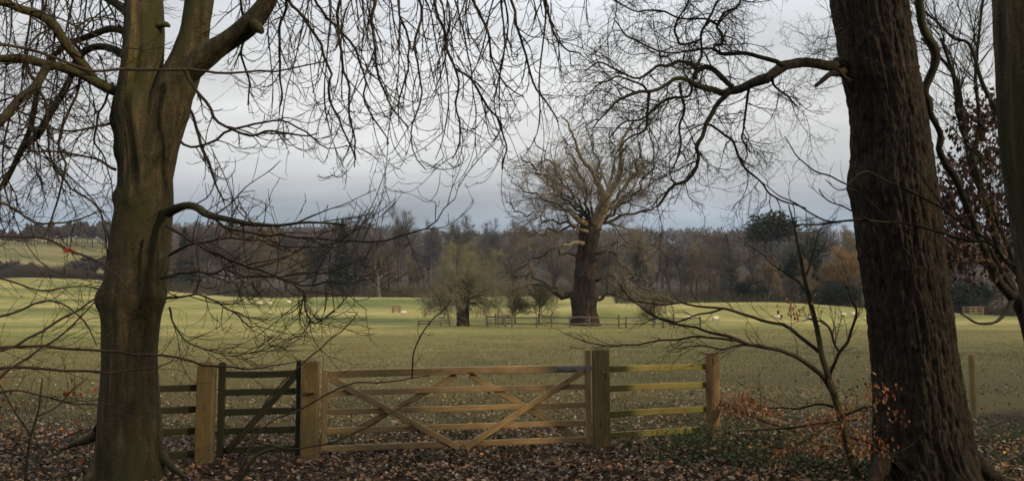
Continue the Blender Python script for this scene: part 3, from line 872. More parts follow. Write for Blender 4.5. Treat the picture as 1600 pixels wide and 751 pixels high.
scrub('undergrowth', 'brown scrub and bracken along the foot of the left wood', (195, 680, 234, 262), (.080, .064, .036), seed=61, tall=4.4, n=9000, wdt=.12)
scrub('undergrowth', 'reddish brown scrub along the foot of the right wood', (960, 1345, 158, 215), (.055, .047, .028), seed=62, tall=3.2, n=9000, wdt=.10)
scrub('undergrowth', 'dark scrub between the paddock and the distant wood', (640, 980, 225, 300), (.070, .058, .032), seed=63, tall=4.0, n=6500, wdt=.12)
scrub('undergrowth', 'dark scrub at the field edge right of the ridged trunk', (1460, 1620, 146, 165), (.055, .042, .028), seed=64, tall=4.0, n=2200, wdt=.10)
m = MB(); r = np.random.default_rng(71); n = 9000
px = r.uniform(-30, 190, n); d = r.uniform(262, 270, n); X = (px - 800) / F * d; Z = height(X, d)
P, R = grow(np.stack([X, d, Z - .1], -1), norm(r.normal(0, .4, (n, 3)) + np.array([0, 0, 1])), r.uniform(.8, 2.4, n) * (1.1 + 1.3 * np.clip(fbm(np.stack([X / 6, X * 0, X * 0], -1), 9, 3) + .25, 0, 1)), np.full(n, .06), k=3, wig=.25, taper=.3, rng=r)
tubes(m, P, R, 3, col=np.array((.062, .046, .032)) * (.6 + .9 * r.random((n, 1))))
tag(m.build('hedge', M['twig_far']), 'low dark hedge across the foot of the left hill', 'hedge')

# radio mast on the ridge
p = ground(643, 700); m = MB(); zt = 2.06 + (470 - 331) * 700 / F
tubes(m, np.array([[p, [p[0], p[1], zt]]]), np.array([[.34, .22]]), 6)
tag(m.build('radio_mast', M['metal'], origin=p), 'thin dark mast standing on the far ridge', 'mast')


# ------------------------------------------------------------------ ancient oak in the paddock
def ancient_oak():
    d = 85.0
    p = ground(915, d); t = thing('ancient_oak', 'huge ancient oak with reddish bole and pale dead limbs inside a paddock', 'tree', p)
    m = MB()
    e = [(522, 884, 946), (515, 888, 942), (508, 892, 937), (495, 894, 934), (478, 894, 932), (462, 892, 934), (450, 897, 931), (440, 898, 930), (430, 897, 930), (415, 900, 928), (400, 901, 929), (385, 904, 932), (372, 905, 935), (360, 906, 937), (350, 907, 941), (342, 910, 944)]

    def bark(TH, Z, R):
        q = np.stack([np.cos(TH) * 7, np.sin(TH) * 7, Z * .5], -1)
        return .10 * (1 - 2 * np.abs(vnoise(q, 12))) + .14 * fbm(np.stack([np.cos(TH) * 2, np.sin(TH) * 2, Z * .9], -1), 13, 3)
    round_trunk(m, e, d, 72, 110, .07, 14, bark=bark)
    m.build('trunk', M['oak_red'], t)
    # bare dead wood
    dead = [([(928, 352, 22), (936, 338, 22), (944, 318, 20), (947, 304, 15)], 0, -.3),
            ([(946, 312, 13), (940, 298, 11), (930, 277, 8), (918, 258, 7), (906, 243, 6), (900, 222, 5), (892, 204, 4), (886, 190, 3), (876, 181, 2)], -.3, -1),
            ([(946, 312, 13), (952, 300, 12), (964, 284, 10), (970, 262, 8), (970, 240, 7), (972, 222, 6), (981, 204, 4), (988, 192, 3)], -.3, .8),
            ([(922, 352, 16), (908, 346, 12), (898, 338, 9), (890, 333, 6)], 0, -1.2),
            ([(918, 362, 8), (903, 356, 6), (891, 347, 5), (885, 335, 4), (888, 320, 2)], -.6, -1.2),
            ([(912, 380, 10), (902, 378, 9), (892, 381, 7), (879, 384, 4)], -1, -1.8),
            ([(944, 330, 8), (958, 322, 6), (974, 316, 5), (986, 315, 3)], 0, -1)]
    for q, (rows, a, b) in enumerate(dead):
        m = MB(); P, R = spline(dpt(rows, d + a - .35, d + b - 2.6), 24); P = jitter_line(P[None] * 1.0, .12, 60 + q)[0]; limb(m, P, R * (.9 if q < 3 else .7 if q < 5 else .6), 10, .16, 30 + q, .02); m.build('dead_limb', M['dead'], t)
    m = MB()
    for rows in ([(905, 432, 4), (910, 428, 4), (917, 431, 4), (924, 440, 3), (926, 458, 2.5)], [(912, 430, 3), (909, 445, 3), (907, 462, 2)]):
        P, R = spline(dpt(rows, d - 1.30, d - 1.35), 12); limb(m, P, R * .6, 6, .1, 3)
    m.build('torn_strip', M['trunk_far'], t)
    r = np.random.default_rng(404)
    live = [[(920, 352, 9), (905, 340, 7), (880, 326, 5), (850, 312, 4), (822, 295, 3), (800, 285, 2)],
            [(915, 352, 9), (900, 352, 7), (870, 345, 5), (840, 338, 4), (812, 330, 3), (790, 318, 2)],
            [(918, 350, 8), (905, 325, 6), (885, 295, 5), (868, 268, 4), (850, 240, 3), (835, 220, 2)],
            [(925, 348, 8), (918, 320, 6), (912, 290, 5), (900, 262, 4), (890, 238, 3), (880, 214, 2)],
            [(930, 345, 8), (935, 310, 6), (930, 280, 5), (935, 250, 4), (925, 222, 3), (922, 206, 2)],
            [(935, 340, 8), (952, 312, 6), (955, 280, 5), (960, 255, 4), (958, 228, 3), (955, 208, 2)],
            [(938, 345, 9), (960, 330, 7), (985, 310, 5), (1005, 285, 4), (1020, 262, 3), (1022, 245, 2)],
            [(940, 348, 8), (965, 340, 6), (1000, 332, 5), (1025, 318, 3), (1038, 300, 2)],
            [(925, 345, 8), (895, 318, 6), (865, 290, 5), (835, 265, 4), (815, 248, 2.5)],
            [(938, 340, 8), (965, 305, 6), (990, 270, 5), (1000, 240, 4), (998, 220, 2)],
            [(912, 352, 7), (890, 356, 6), (860, 362, 4), (835, 366, 3), (815, 362, 2)],
            [(905, 405, 7), (880, 392, 6), (858, 392, 5), (836, 404, 4), (812, 418, 3), (795, 438, 2)],
            [(897, 462, 10), (880, 464, 7), (866, 452, 5), (845, 446, 4), (815, 450, 3), (785, 452, 2)],
            [(898, 455, 8), (872, 458, 6), (850, 440, 5), (822, 428, 4), (800, 438, 2.5)],
            [(930, 400, 7), (950, 392, 5), (962, 400, 4), (975, 420, 3), (982, 445, 2)],
            [(930, 405, 6), (948, 385, 5), (958, 380, 4), (985, 385, 3), (1010, 400, 2)],
            [(932, 468, 10), (948, 462, 7), (968, 452, 5), (990, 448, 4), (1012, 452, 2.5), (1025, 462, 2)],
            [(931, 440, 7), (955, 432, 5), (985, 428, 4), (1005, 440, 2.5)]]
    cm = MB(); PS, RS = [], []
    for q, rows in enumerate(live):
        dd = r.uniform(-4.5, 4.5); P, R = spline(dpt(rows, d + (.3 if dd > 0 else -.3), d + dd), 16); PS.append(P); RS.append(R)
    n = 15; th = r.random(n) * 6.28; el = r.uniform(.10, 1.15, n); top = at(926, 350, d)
    Dr = np.stack([np.cos(th) * np.cos(el), np.sin(th) * np.cos(el), np.sin(el)], -1)
    P, R = grow(np.repeat(top[None], n, 0), Dr, r.uniform(6.5, 8.6, n), r.uniform(.12, .18, n), k=15, wig=.19, trop=lambda t: np.array([0, 0, .02]), taper=.2, rng=r)
    PS = np.concatenate([jitter_line(np.stack(PS), .60, 9), P]); RS = np.concatenate([np.stack(RS), R])
    RS = RS * .72
    tubes(cm, PS, RS, 6, col=(.052, .041, .026))
    low = np.zeros(len(PS), bool); low[11:18] = True
    tc = np.array((.150, .122, .085))
    trop2 = np.where(low[:, None], [[0, 0, -.10]], [[0, 0, .03]])
    dome = at(912, 302, d)

    def inside(P):      # the old crown keeps a clipped, rounded outline
        e = (P[:, -1] - dome) / np.array([8.5, 8.5, 6.6]); low_ = P[:, -1, 2] < dome[2] - 3.6
        return ((e ** 2).sum(1) < 1 + .12 * r.normal(0, 1, len(P))) | low_
    s, dd, l, rd = spawn(PS, RS, lens(PS), 12, ang=.72, tmin=.30, lr=.40, rr=.55, rng=r)
    tr = np.repeat(trop2, 12, 0); P2, R2 = grow(s, dd, l, np.maximum(rd, .03), k=6, wig=.2, trop=lambda t: tr, rng=r); kk = (np.repeat(~low, 12)) | (r.random(len(P2)) < .45); P2, R2, tr = P2[kk], R2[kk], tr[kk]; tubes(cm, P2, R2, 4, col=tc * .7)
    s, dd, l, rd = spawn(P2, R2, lens(P2), 7, ang=.75, tmin=.12, lr=.55, rr=.6, rng=r)
    tr2 = np.repeat(tr, 7, 0); P3, R3 = grow(s, dd, l + .1, np.full(len(s), .018), k=4, wig=.25, trop=lambda t: tr2, rng=r); k3 = inside(P3); P3, R3 = P3[k3], R3[k3]; tubes(cm, P3, R3, 3, col=tc * (.6 + .6 * r.random((len(P3), 1))))
    s, dd, l, rd = spawn(P3, R3, lens(P3), 6, ang=.75, tmin=.1, lr=.7, rr=.7, rng=r)
    P4, R4 = grow(s, dd, l + .16, np.full(len(s), .0150), k=3, wig=.3, rng=r); k4 = inside(P4); P4, R4 = P4[k4], R4[k4]; tubes(cm, P4, R4, 3, col=tc * (.8 + 1.0 * r.random((len(P4), 1))))
    cm.build('crown', M['twig_far'], t)


ancient_oak()


# paddock fence of split rails round the oak
def rail_fence(name, label, nodes, hgt, rails, group=None, postw=.14, dark=None):
    """nodes: ground points of posts in order"""
    t = thing(name, label, 'fence', nodes[0], group)
    for q, p in enumerate(nodes):
        hh = hgt * (1 + .12 * math.sin(q * 2.7)); lean = .05 * math.sin(q * 5.1)
        timber('post', M['wood_grey'], t, p + v3(0, 0, -.2), p + v3(lean, 0, hh), postw, postw, up=(0, 1, 0), n=3, seed=q, cap=.03)
    for q in range(len(nodes) - 1):
        for k, z in enumerate(rails):
            a = nodes[q] + v3(0, .06, hgt * z + .05 * math.sin(q * 3 + k)); b = nodes[q + 1] + v3(0, .06, hgt * z + .05 * math.sin(q * 3 + k + 2))
            timber('rail', M['wood_grey'], t, a, b, .06, .12, n=4, seed=90 + q * 3 + k, bow=.04)
    return t


nodes = [ground(px, d) for px, d in ((760, 79.5), (779, 79.2), (789.5, 79), (800, 78.8), (838, 78.4), (861, 78.2), (890, 78), (921, 78), (966, 78.3), (977, 78.4), (1020, 79), (1035, 79.2), (1052, 79.4), (1093, 80))]
rail_fence('paddock_fence', 'weathered post and rail fence running in front of the ancient oak', nodes, 1.15, (.32, .82))
nodes = [ground(px, d) for px, d in ((760, 79.6), (775, 84.0), (786, 89.0), (800, 95.0))]
nodes[0] = nodes[0] + v3(.05, .25, 0)
rail_fence('paddock_fence', 'short end of weathered fence receding behind the left corner of the oak paddock', nodes, 1.1, (.25, .5, .85))
nodes = [ground(px, d) for px, d in ((655, 82), (672, 82.2), (690, 82.4), (703, 82.6))]
rail_fence('paddock_fence', 'low dark fence left of the olive-twigged tree', nodes, .55, (.5, .9))


# tree guards and sheep
def settle(px, py, d):
    # depth near d at which the pasture under that column is met
    return float(min(np.arange(d - 45, d + 46, 1.0), key=lambda q: abs((470 - (float(height((px - 800) / F * q, q)) - 2.06) * F / q) - py) + abs(q - d) * .02))


def tree_guard(label, px, d, wpx, hpx, py):
    d = settle(px, py, d) if py else d; p = ground(px, d); w = wpx * d / F; h = hpx * d / F
    t = thing('tree_guard', label, 'tree guard', p, 'timber tree guards in the pasture')
    cs = [p + v3(x, y, 0) for x, y in ((-w / 2, -w / 2), (w / 2, -w / 2), (w / 2, w / 2), (-w / 2, w / 2))]
    top = [p + v3(x, y, h) for x, y in ((-w / 1.75, -w / 1.75), (w / 1.75, -w / 1.75), (w / 1.75, w / 1.75), (-w / 1.75, w / 1.75))]
    for q in range(4): timber('post', M['log'], t, cs[q] - v3(0, 0, .2), top[q], .17, .17, up=(0, 1, 0), n=2, seed=q)
    for q in range(4):
        for k, z in enumerate((.3, .62, .93)):
            a = cs[q] * (1 - z) + top[q] * z; b = cs[(q + 1) % 4] * (1 - z) + top[(q + 1) % 4] * z
            timber('rail', M['log'], t, a, b, .05, .17, n=2, seed=q * 4 + k)


tree_guard('small timber tree guard behind the lone sheep in the middle of the pasture', 620, 165, 10, 11, 488)
tree_guard('pale timber tree guard on the pasture right of the ridged trunk', 1518, 122, 18, 13, 0)


def sheep_mesh(graze):
    m = MB(); n = 12
    a = np.arange(n) * 2 * math.pi / n

    def loft(st, col, mi=0):
        V = []
        for (x, z, ry, rz) in st: V.append(np.stack([np.full(n, x), np.cos(a) * ry, z + np.sin(a) * rz], 1))
        V = np.concatenate(V); k = len(st); i = np.arange(k - 1)[:, None] * n; j = np.arange(n)[None, :]; j2 = (j + 1) % n
        m.add(V, quads=np.stack([i + j, i + j2, i + n + j2, i + n + j], -1).reshape(-1, 4), col=col)
    fl = (.56, .50, .38)
    loft([(-.56, .60, .03, .03), (-.54, .60, .15, .18), (-.40, .60, .25, .27), (-.10, .58, .28, .29), (.20, .60, .26, .27), (.40, .63, .20, .22), (.50, .66, .13, .16), (.52, .66, .02, .02)], fl)
    if graze: hd = [(.44, .62, .11, .12), (.55, .50, .09, .10), (.64, .34, .085, .09), (.72, .20, .06, .07), (.76, .10, .045, .04), (.77, .09, .01, .01)]
    else: hd = [(.44, .72, .11, .12), (.54, .86, .09, .10), (.60, .96, .09, .09), (.70, .95, .07, .07), (.78, .91, .05, .05), (.80, .90, .01, .01)]
    loft(hd, (.42, .37, .28))
    hx, hz = (hd[2][0] - .02, hd[2][1] + .06)
    for s in (-1, 1):
        tubes(m, np.array([[[hx, s * .07, hz], [hx - .03, s * .13, hz + .02], [hx - .04, s * .18, hz - .01]]]), np.array([[.03, .035, .01]]), 6, col=(.55, .48, .38))
        for x in (-.38, .34):
            tubes(m, np.array([[[x, s * .14, .48], [x - .03, s * .14, .25], [x, s * .14, .05], [x + .02, s * .14, 0]]]), np.array([[.085, .05, .035, .045]]), 8, col=(.40, .34, .26))
    tubes(m, np.array([[[-.54, 0, .68], [-.60, 0, .58], [-.60, 0, .42]]]), np.array([[.05, .05, .025]]), 6, col=fl)
    return m


sg = sheep_mesh(True).build('sheep', M['fleece']); ss = sheep_mesh(False).build('sheep', M['fleece'])
used = {id(sg): False}
SH = [(386, 472, 182, 0.3, 0, 'white sheep grazing, leftmost of the row below the left wood'),
      (407, 476, 178, 2.9, 1, 'white sheep, second from the left in the row below the left wood'),
      (422, 476, 178, .2, 0, 'white sheep, third from the left in the row below the left wood'),
      (452, 474, 180, 3.4, 0, 'white sheep, rightmost of the row below the left wood'),
      (631, 491, 160, .1, 0, 'lone white sheep grazing beside the small tree guard'),
      (690, 498, 118, 3.0, 0, 'white sheep half hidden behind the olive-twigged tree'),
      (1076, 500, 114, 2.8, 0, 'white sheep grazing behind the sapling branches right of the paddock, leftmost there'),
      (1117, 501, 112, .4, 0, 'white sheep grazing behind the sapling branches between two other sheep'),
      (1212, 498, 116, 3.2, 0, 'white sheep grazing just left of the sapling stem'),
      (1262, 500, 114, .2, 1, 'white sheep standing behind the sapling stem with head up'),
      (1315, 494, 124, 2.9, 0, 'white sheep farthest off of the group left of the ridged trunk'),
      (1333, 494, 123, .3, 0, 'white sheep left of the ridged trunk, with the largest fleece of the group'),
      (1352, 501, 112, 3.3, 0, 'white sheep against the left edge of the ridged trunk')]
first = {0: True, 1: True}
for (px, py, d, rz, kind, lab) in SH:
    src = ss if kind else sg
    d = settle(px, py + 1.5, d)
    p = ground(px, d); o = src if first[kind] else src.copy()
    if not first[kind]: COL.objects.link(o)
    first[kind] = False
    o.location = p; o.rotation_euler = (0, 0, rz); sc = .86 if 'largest' in lab else .74; o.scale = (sc,) * 3
    tag(o, lab, 'sheep', 'sheep grazing in the pasture')


# ------------------------------------------------------------------ gate line
def gx(px, d): return (px - W / 2) / F * d


P1_ = v3(gx(328, 10.75), 10.75, 0); P2_ = v3(gx(488, 11.0), 11.0, 0); P3_ = v3(gx(937, 11.6), 11.6, 0); P4_ = v3(gx(1111, 12.4), 12.4, 0)
fd = norm(P3_ - P2_); bk = v3(-fd[1], fd[0], 0)     # along the gate, and away from the viewer


def sq_post(label, p, hgt, w, cap, seed, mat='wood_post'):
    t = thing('gate_post', label, 'post', p)
    timber('post_shaft', M[mat], t, p - v3(0, 0, .35), p + v3(0, 0, hgt), w, w, up=(bk[0], bk[1], 0), ch=.012, n=10, seed=seed, cap=cap)
    return t


sq_post('square timber post with a pointed top left of the small dark gate', P1_, 1.26, .205, .06, 3)
t2 = sq_post('square timber post between the small dark gate and the wide field gate', P2_, 1.285, .215, .022, 4)
m = MB(); beam(m, P2_ + v3(.05, -.12, .885), P2_ + v3(.05, -.19, .895), .13, .03, n=2, seed=4); m.build('latch_block', M['wood_round'], t2, smooth=False)
t3 = sq_post('tall square timber hanging post at the right end of the field gate', P3_, 1.40, .205, .05, 5)
for zz in (1.09,):
    m = MB(); b0 = P3_ + fd * .02 - bk * .115 + v3(0, 0, zz); tubes(m, np.array([[b0 + bk * .02, b0 - bk * .012]]), np.array([[.02, .018]]), 10)
    m.add(np.array([b0 - bk * .012 + v3(math.cos(q) * .018, 0, math.sin(q) * .018) for q in np.arange(10) * .628]), tris=[(0, q, q + 1) for q in range(1, 9)]); m.build('bolt', M['metal'], t3)

# field gate
G0 = P2_ + fd * .15 + bk * .02; G1 = P3_ - fd * .145 + bk * .02
GL = np.linalg.norm(G1 - G0)


def gp(s, z, off=0.0):      # point on the gate: s metres from its latch end, height z, off toward the viewer
    return G0 + fd * s - bk * off + v3(0, 0, z + .035 * s / GL)


tg = thing('field_gate', 'wide five-barred field gate of fresh tan timber closed between two posts', 'gate', G0)
timber('stile', M['wood_new'], tg, gp(GL - .035, .06), gp(GL - .035, 1.36), .075, .10, up=(bk[0], bk[1], 0), seed=11)
timber('stile', M['wood_new'], tg, gp(.035, .12), gp(.035, 1.16), .07, .075, up=(bk[0], bk[1], 0), seed=12)
for k, (z, hh, dp) in enumerate(((1.10, .098, .070), (.85, .076, .030), (.61, .076, .030), (.362, .076, .030), (.135, .080, .030))):
    timber('rail', M['wood_new'], tg, gp(.072, z), gp(GL - .074, z), dp, hh, n=14, seed=20 + k, bow=.006)
sx = lambda px: (px - 507) / (918 - 507) * GL
for k, (a, b, off) in enumerate((((519, 1.045), (712, .09), .036), ((722, .09), (907, 1.07), .036), ((708, 1.045), (549, .33), -.036), ((729, 1.045), (905, .13), -.036))):
    timber('brace', M['wood_new'], tg, gp(sx(a[0]), a[1], off), gp(sx(b[0]), b[1], off), .034, .082, n=8, seed=40 + k, bow=.003)
m = MB(); q0, q1 = gp(GL - .50, 1.105, .043), gp(GL + .02, 1.105, .043); beam(m, q0, q1, .010, .062, ch=.003, n=2)
hb = m.build('hinge_band', M['metal'], tg, smooth=False)
m = MB()
for s_ in (.44, .24, .10):
    c = gp(GL - s_, 1.105, .048); tubes(m, np.array([[c, c - bk * .012]]), np.array([[.014, .010]]), 8)
m.build('bolt', M['metal'], hb, origin=G0)

# small wicket gate
K0 = P1_ + fd * .135 + bk * .05; K1 = P2_ - fd * .135 + bk * .03; kd = norm(K1 - K0); KL = np.linalg.norm(K1 - K0)


def kp(s, z, off=0.0): return K0 + kd * s - bk * off + v3(0, 0, z)


tk = thing('wicket_gate', 'small dark algae-stained gate with one diagonal brace left of the field gate', 'gate', K0)
timber('stile', M['wood_dark'], tk, kp(.04, .06), kp(.04, 1.27), .085, .075, up=(bk[0], bk[1], 0), seed=51)
timber('stile', M['wood_dark'], tk, kp(KL - .02, .06), kp(KL - .02, 1.29), .055, .075, up=(bk[0], bk[1], 0), seed=52)
for k, z in enumerate((1.12, .885, .635, .395, .15)):
    timber('rail', M['wood_dark'], tk, kp(.084, z), kp(KL - .05, z), .04, .085, n=8, seed=55 + k)
timber('brace', M['wood_dark'], tk, kp(KL - .05, 1.10, .04), kp(.12, .14, .04), .035, .085, n=6, seed=61)

# rail panels either side
E0 = v3(gx(215, 10.5), 10.5, 0)
tl = thing('rail_panel', 'dull four-railed fence panel between the smooth trunk and the left post', 'fence', E0)
timber('post', M['wood_dark'], tl, E0 - v3(0, 0, .3), E0 + v3(0, 0, 1.05), .10, .10, up=(0, 1, 0), seed=70)
for k, z in enumerate((.955, .685, .415, .13)):
    timber('rail', M['wood_dark'], tl, E0 + v3(.055, .02, z), P1_ - fd * .11 + v3(0, .03, z), .04, .085, n=6, seed=71 + k, col=(1.35, 1.15, 1.0))
tr_ = thing('rail_panel', 'four-railed fence panel with yellow-green algae right of the tall post', 'fence', P3_)
rd_ = norm(P4_ - P3_)
for k, z in enumerate(((1.115), (.845), (.49), (.20))):
    timber('rail', M['wood_moss'], tr_, P3_ + rd_ * .112 + v3(0, .06, z), P4_ + v3(.06, .10, z - .02), .04, .088, n=10, seed=80 + k, bow=.006)
tp = thing('round_post', 'round orange-brown post ending the algae-stained rails on the right', 'post', P4_)
round_post('post_shaft', M['wood_round'], tp, P4_ - v3(0, 0, .3), P4_ + v3(-.01, 0, 1.29), .104, 3)
tp = thing('round_stake', 'slim pale round stake standing behind the ridged trunk on the right', 'post', v3(gx(1514, 14.6), 14.6, 0))
b = v3(gx(1514, 14.6), 14.6, 0); round_post('post_shaft', M['wood_post'], tp, b - v3(0, 0, .3), b + v3(-.02, 0, 1.13), .055, 8, 16)


# ------------------------------------------------------------------ smooth-barked tree on the left
def hang(t_down, t_up, mid=.55):
    return lambda t: np.array([0, 0, -t_down if t < mid else t_up * (t - mid) / (1 - mid)])


def twig_levels(cm, P, R, rng, m1=7, l1=.5, m2=5, l2=.55, m3=0, l3=.6, trop=None, col=None, minr=.0036, ang=.7, k1=9, k2=6, wig=.15, tmin=.12, abs1=None, abs2=None, bias=None):
    s, d, l, rd = spawn(P, R, lens(P), m1, ang=ang, tmin=tmin, lr=l1, rr=.6, rng=rng, bias=bias)
    if abs1: l = rng.uniform(*abs1, len(l))
    A, B = grow(s, d, l, np.clip(rd, minr * 1.25, minr * 2.2), k=k1, wig=wig, trop=trop, taper=.45, rng=rng); tubes(cm, A, B, 4, col=col)
    if m2:
        s, d, l, rd = spawn(A, B, lens(A), m2, ang=ang, tmin=.15, lr=l2, rr=.7, rng=rng)
        if abs2: l = rng.uniform(*abs2, len(l))
        A2, B2 = grow(s, d, l, np.clip(rd, minr, None), k=k2, wig=wig, trop=trop, taper=.6, rng=rng); tubes(cm, A2, B2, 3, col=col)
        if m3:
            s, d, l, rd = spawn(A2, B2, lens(A2), m3, ang=ang, tmin=.2, lr=l3, rr=.8, rng=rng)
            A3, B3 = grow(s, d, l, np.clip(rd, minr * .9, None), k=4, wig=wig, trop=trop, taper=.7, rng=rng); tubes(cm, A3, B3, 3, col=col)


def smooth_tree():
    d = 9.6; r = np.random.default_rng(909)
    p = ground(205, d); t = thing('broad_tree', 'large smooth green-barked tree with a forked trunk and drooping twigs on the left', 'tree', p)
    e = [(800, 118, 300), (770, 130, 284), (750, 140, 270), (735, 145, 262), (700, 149, 256), (640, 152, 251), (600, 155, 249), (560, 158, 247), (520, 158, 249), (495, 157, 252), (478, 153, 256), (465, 152, 262), (452, 156, 262), (435, 163, 263), (410, 166, 266), (380, 169, 268), (345, 175, 270), (325, 179, 272), (310, 179, 272), (295, 183, 271), (270, 184, 270), (250, 183, 269), (225, 179, 266), (205, 178, 262), (190, 175, 259), (175, 174, 256), (160, 176, 253), (145, 181, 251), (120, 186, 252), (90, 190, 256), (50, 193, 258), (0, 195, 255), (-60, 197, 254), (-160, 200, 250), (-260, 204, 246)]
    zb = float(p[2])

    def flare(TH, Z):
        h = np.clip((Z - zb) / .55, 0, 1)
        return (1 - h) ** 2 * (.16 * np.cos(TH * 5 + .6) + .08 * np.cos(TH * 3 + 2))

    def bark(TH, Z, R):
        f = .012 * vnoise(np.stack([np.cos(TH) * 5, np.sin(TH) * 5, Z * 1.1], -1), 51) + .004 * vnoise(np.stack([np.cos(TH) * 22, np.sin(TH) * 22, Z * 6], -1), 52)
        # burrs and healed branch scars
        for (th0, z0, s, h) in ((-2.9, 3.25, .10, .06), (-1.62, 3.18, .09, .035), (-1.2, 3.3, .07, .03), (-2.85, 2.08, .14, .06), (-1.9, 2.36, .13, .04), (-1.4, 2.30, .10, .03), (-.3, 2.5, .10, .03), (-2.8, 3.75, .10, .04), (-2.9, 4.1, .12, .05), (-1.1, 2.8, .08, .02)):
            dt = np.angle(np.exp(1j * (TH - th0))) * .45
            q = np.sqrt(dt ** 2 + (Z - z0) ** 2) / s
            f = f + h * np.exp(-q ** 2 * 1.6) - h * .5 * np.exp(-(q * 2.4) ** 2)
        return f

    def col(TH, Z, V):
        c = np.ones(TH.shape + (3,))
        n = vnoise(np.stack([np.cos(TH) * 5, np.sin(TH) * 5, Z * 1.5], -1), 77) * .05
        def streak(th0, z0, z1, w):
            dt = np.abs(np.angle(np.exp(1j * (TH - th0 - n * 2))))
            return (1 - sstep(w * .6, w, dt)) * sstep(z0, z0 + .25, Z + n) * (1 - sstep(z1 - .3, z1, Z + n))
        a = streak(-1.98, 3.35, 4.15, .16); c += a[..., None] * np.array([1.9, 1.5, 1.0])
        a = streak(-1.62, 4.3, 7.0, .20); c += a[..., None] * np.array([1.3, 1.05, .7])
        a = streak(-1.50, 3.30, 4.5, .15); c *= 1 - .6 * a[..., None]
        a = streak(-2.65, 3.4, 7.0, .38); c *= 1 - .55 * a[..., None]  # left side of the upper bole: shade away from the sun, painted into the bark
        a = streak(-1.32, 4.55, 5.1, .11); c *= 1 - .5 * a[..., None]
        a = streak(-2.75, -1, 2.4, .30); c *= 1 - .25 * a[..., None]
        return c
    m = MB(); round_trunk(m, e, d, 110, 260, .03, 33, bark=bark, colfn=col, flare=flare); m.build('trunk', M['bark_smooth'], t)
    roots = [[(250, 705, 9.6, 18), (264, 724, 9.5, 12), (278, 736, 9.4, 8), (292, 746, 9.3, 4)], [(158, 672, 9.8, 24), (140, 684, 10, 16), (118, 692, 10.3, 11), (95, 702, 10.6, 5)], [(158, 722, 9.5, 22), (144, 742, 9.35, 15), (126, 756, 9.2, 10), (105, 772, 9.0, 5)]]
    for q, rows in enumerate(roots):
        m = MB(); P, R = spline(rows, 20); limb(m, P, R, 12, .14, 60 + q); m.build('root', M['bark_smooth'], t)

    def L(rows, a, b, mat='bark_smooth', s=12, nm='limb', k=26):
        m = MB(); P, R = spline(dpt(rows, d + a, d + b), k); P = P + .012 * np.stack([vnoise(P * 4 + 9 * q, 5 + q) for q in range(3)], -1)
        limb(m, P, R, s, .10, int(rows[0][0]), .003); m.build(nm, M[mat], t); return P, R
    LIMBS = []
    LIMBS.append(L([(226, 335, 58), (234, 270, 70), (243, 225, 70), (260, 173, 68), (284, 114, 57), (302, 60, 44), (311, 0, 43), (318, -80, 36), (322, -180, 28), (330, -300, 16)], -.02, .1, s=28, k=44))
    LIMBS.append(L([(268, 150, 20), (290, 118, 34), (318, 90, 38), (350, 66, 31), (388, 40, 33), (412, 12, 29), (436, -34, 22), (480, -90, 16), (560, -120, 11), (660, -120, 8)], .05, -.5, s=20, k=40))
    LIMBS.append(L([(396, 34, 14), (402, 42, 17), (408, 49, 9)], -.3, -.36, 'bark_limb', nm='stub', k=9))
    LIMBS.append(L([(212, 165, 24), (194, 149, 18), (166, 135, 17), (132, 118, 16), (100, 107, 15), (69, 99, 14), (35, 92, 14), (-4, 93, 13), (-60, 80, 9)], .05, -.5))
    LIMBS.append(L([(150, 126, 14), (128, 100, 15), (104, 69, 15), (83, 38, 15), (59, 21, 14), (35, 14, 13), (0, 2, 12), (-50, -10, 9)], -.1, -.9))
    LIMBS.append(L([(74, 104, 12), (52, 139, 14), (24, 163, 13), (0, 189, 12), (-40, 215, 9)], -.4, -1.2, 'bark_limb'))
    LIMBS.append(L([(200, 92, 18), (189, 84, 13), (166, 74, 11), (145, 74, 11), (128, 83, 10), (114, 104, 10), (104, 132, 10), (83, 170, 11), (62, 208, 11), (38, 229, 10), (20, 262, 8), (-5, 300, 5)], .3, .9, 'bark_limb'))
    LIMBS.append(L([(204, 52, 18), (189, 48, 12), (170, 45, 11), (145, 54, 10), (114, 66, 9), (90, 81, 8), (68, 107, 8), (59, 145, 8), (48, 194, 8), (30, 239, 7), (8, 290, 4)], .35, 1.3, 'bark_limb'))
    LIMBS.append(L([(210, 30, 20), (197, 18, 16), (180, 5, 13), (150, -10, 10), (110, -20, 7), (60, -40, 4)], .2, .8, 'bark_limb'))
    LIMBS.append(L([(246, 40, 10), (258, 39, 10), (265, 42, 5)], -.1, -.1, 'bark_limb', nm='stub', k=8))
    # mossy low branch on the right and its long swooping twigs
    LIMBS.append(L([(262, 330, 18), (285, 322, 12), (305, 324, 12), (330, 336, 11), (360, 343, 9), (395, 350, 7), (430, 353, 5), (480, 348, 4), (540, 352, 3)], -.2, -1.6, 'bark_limb'))
    cm = MB(); pend = hang(.09, .62, .45)
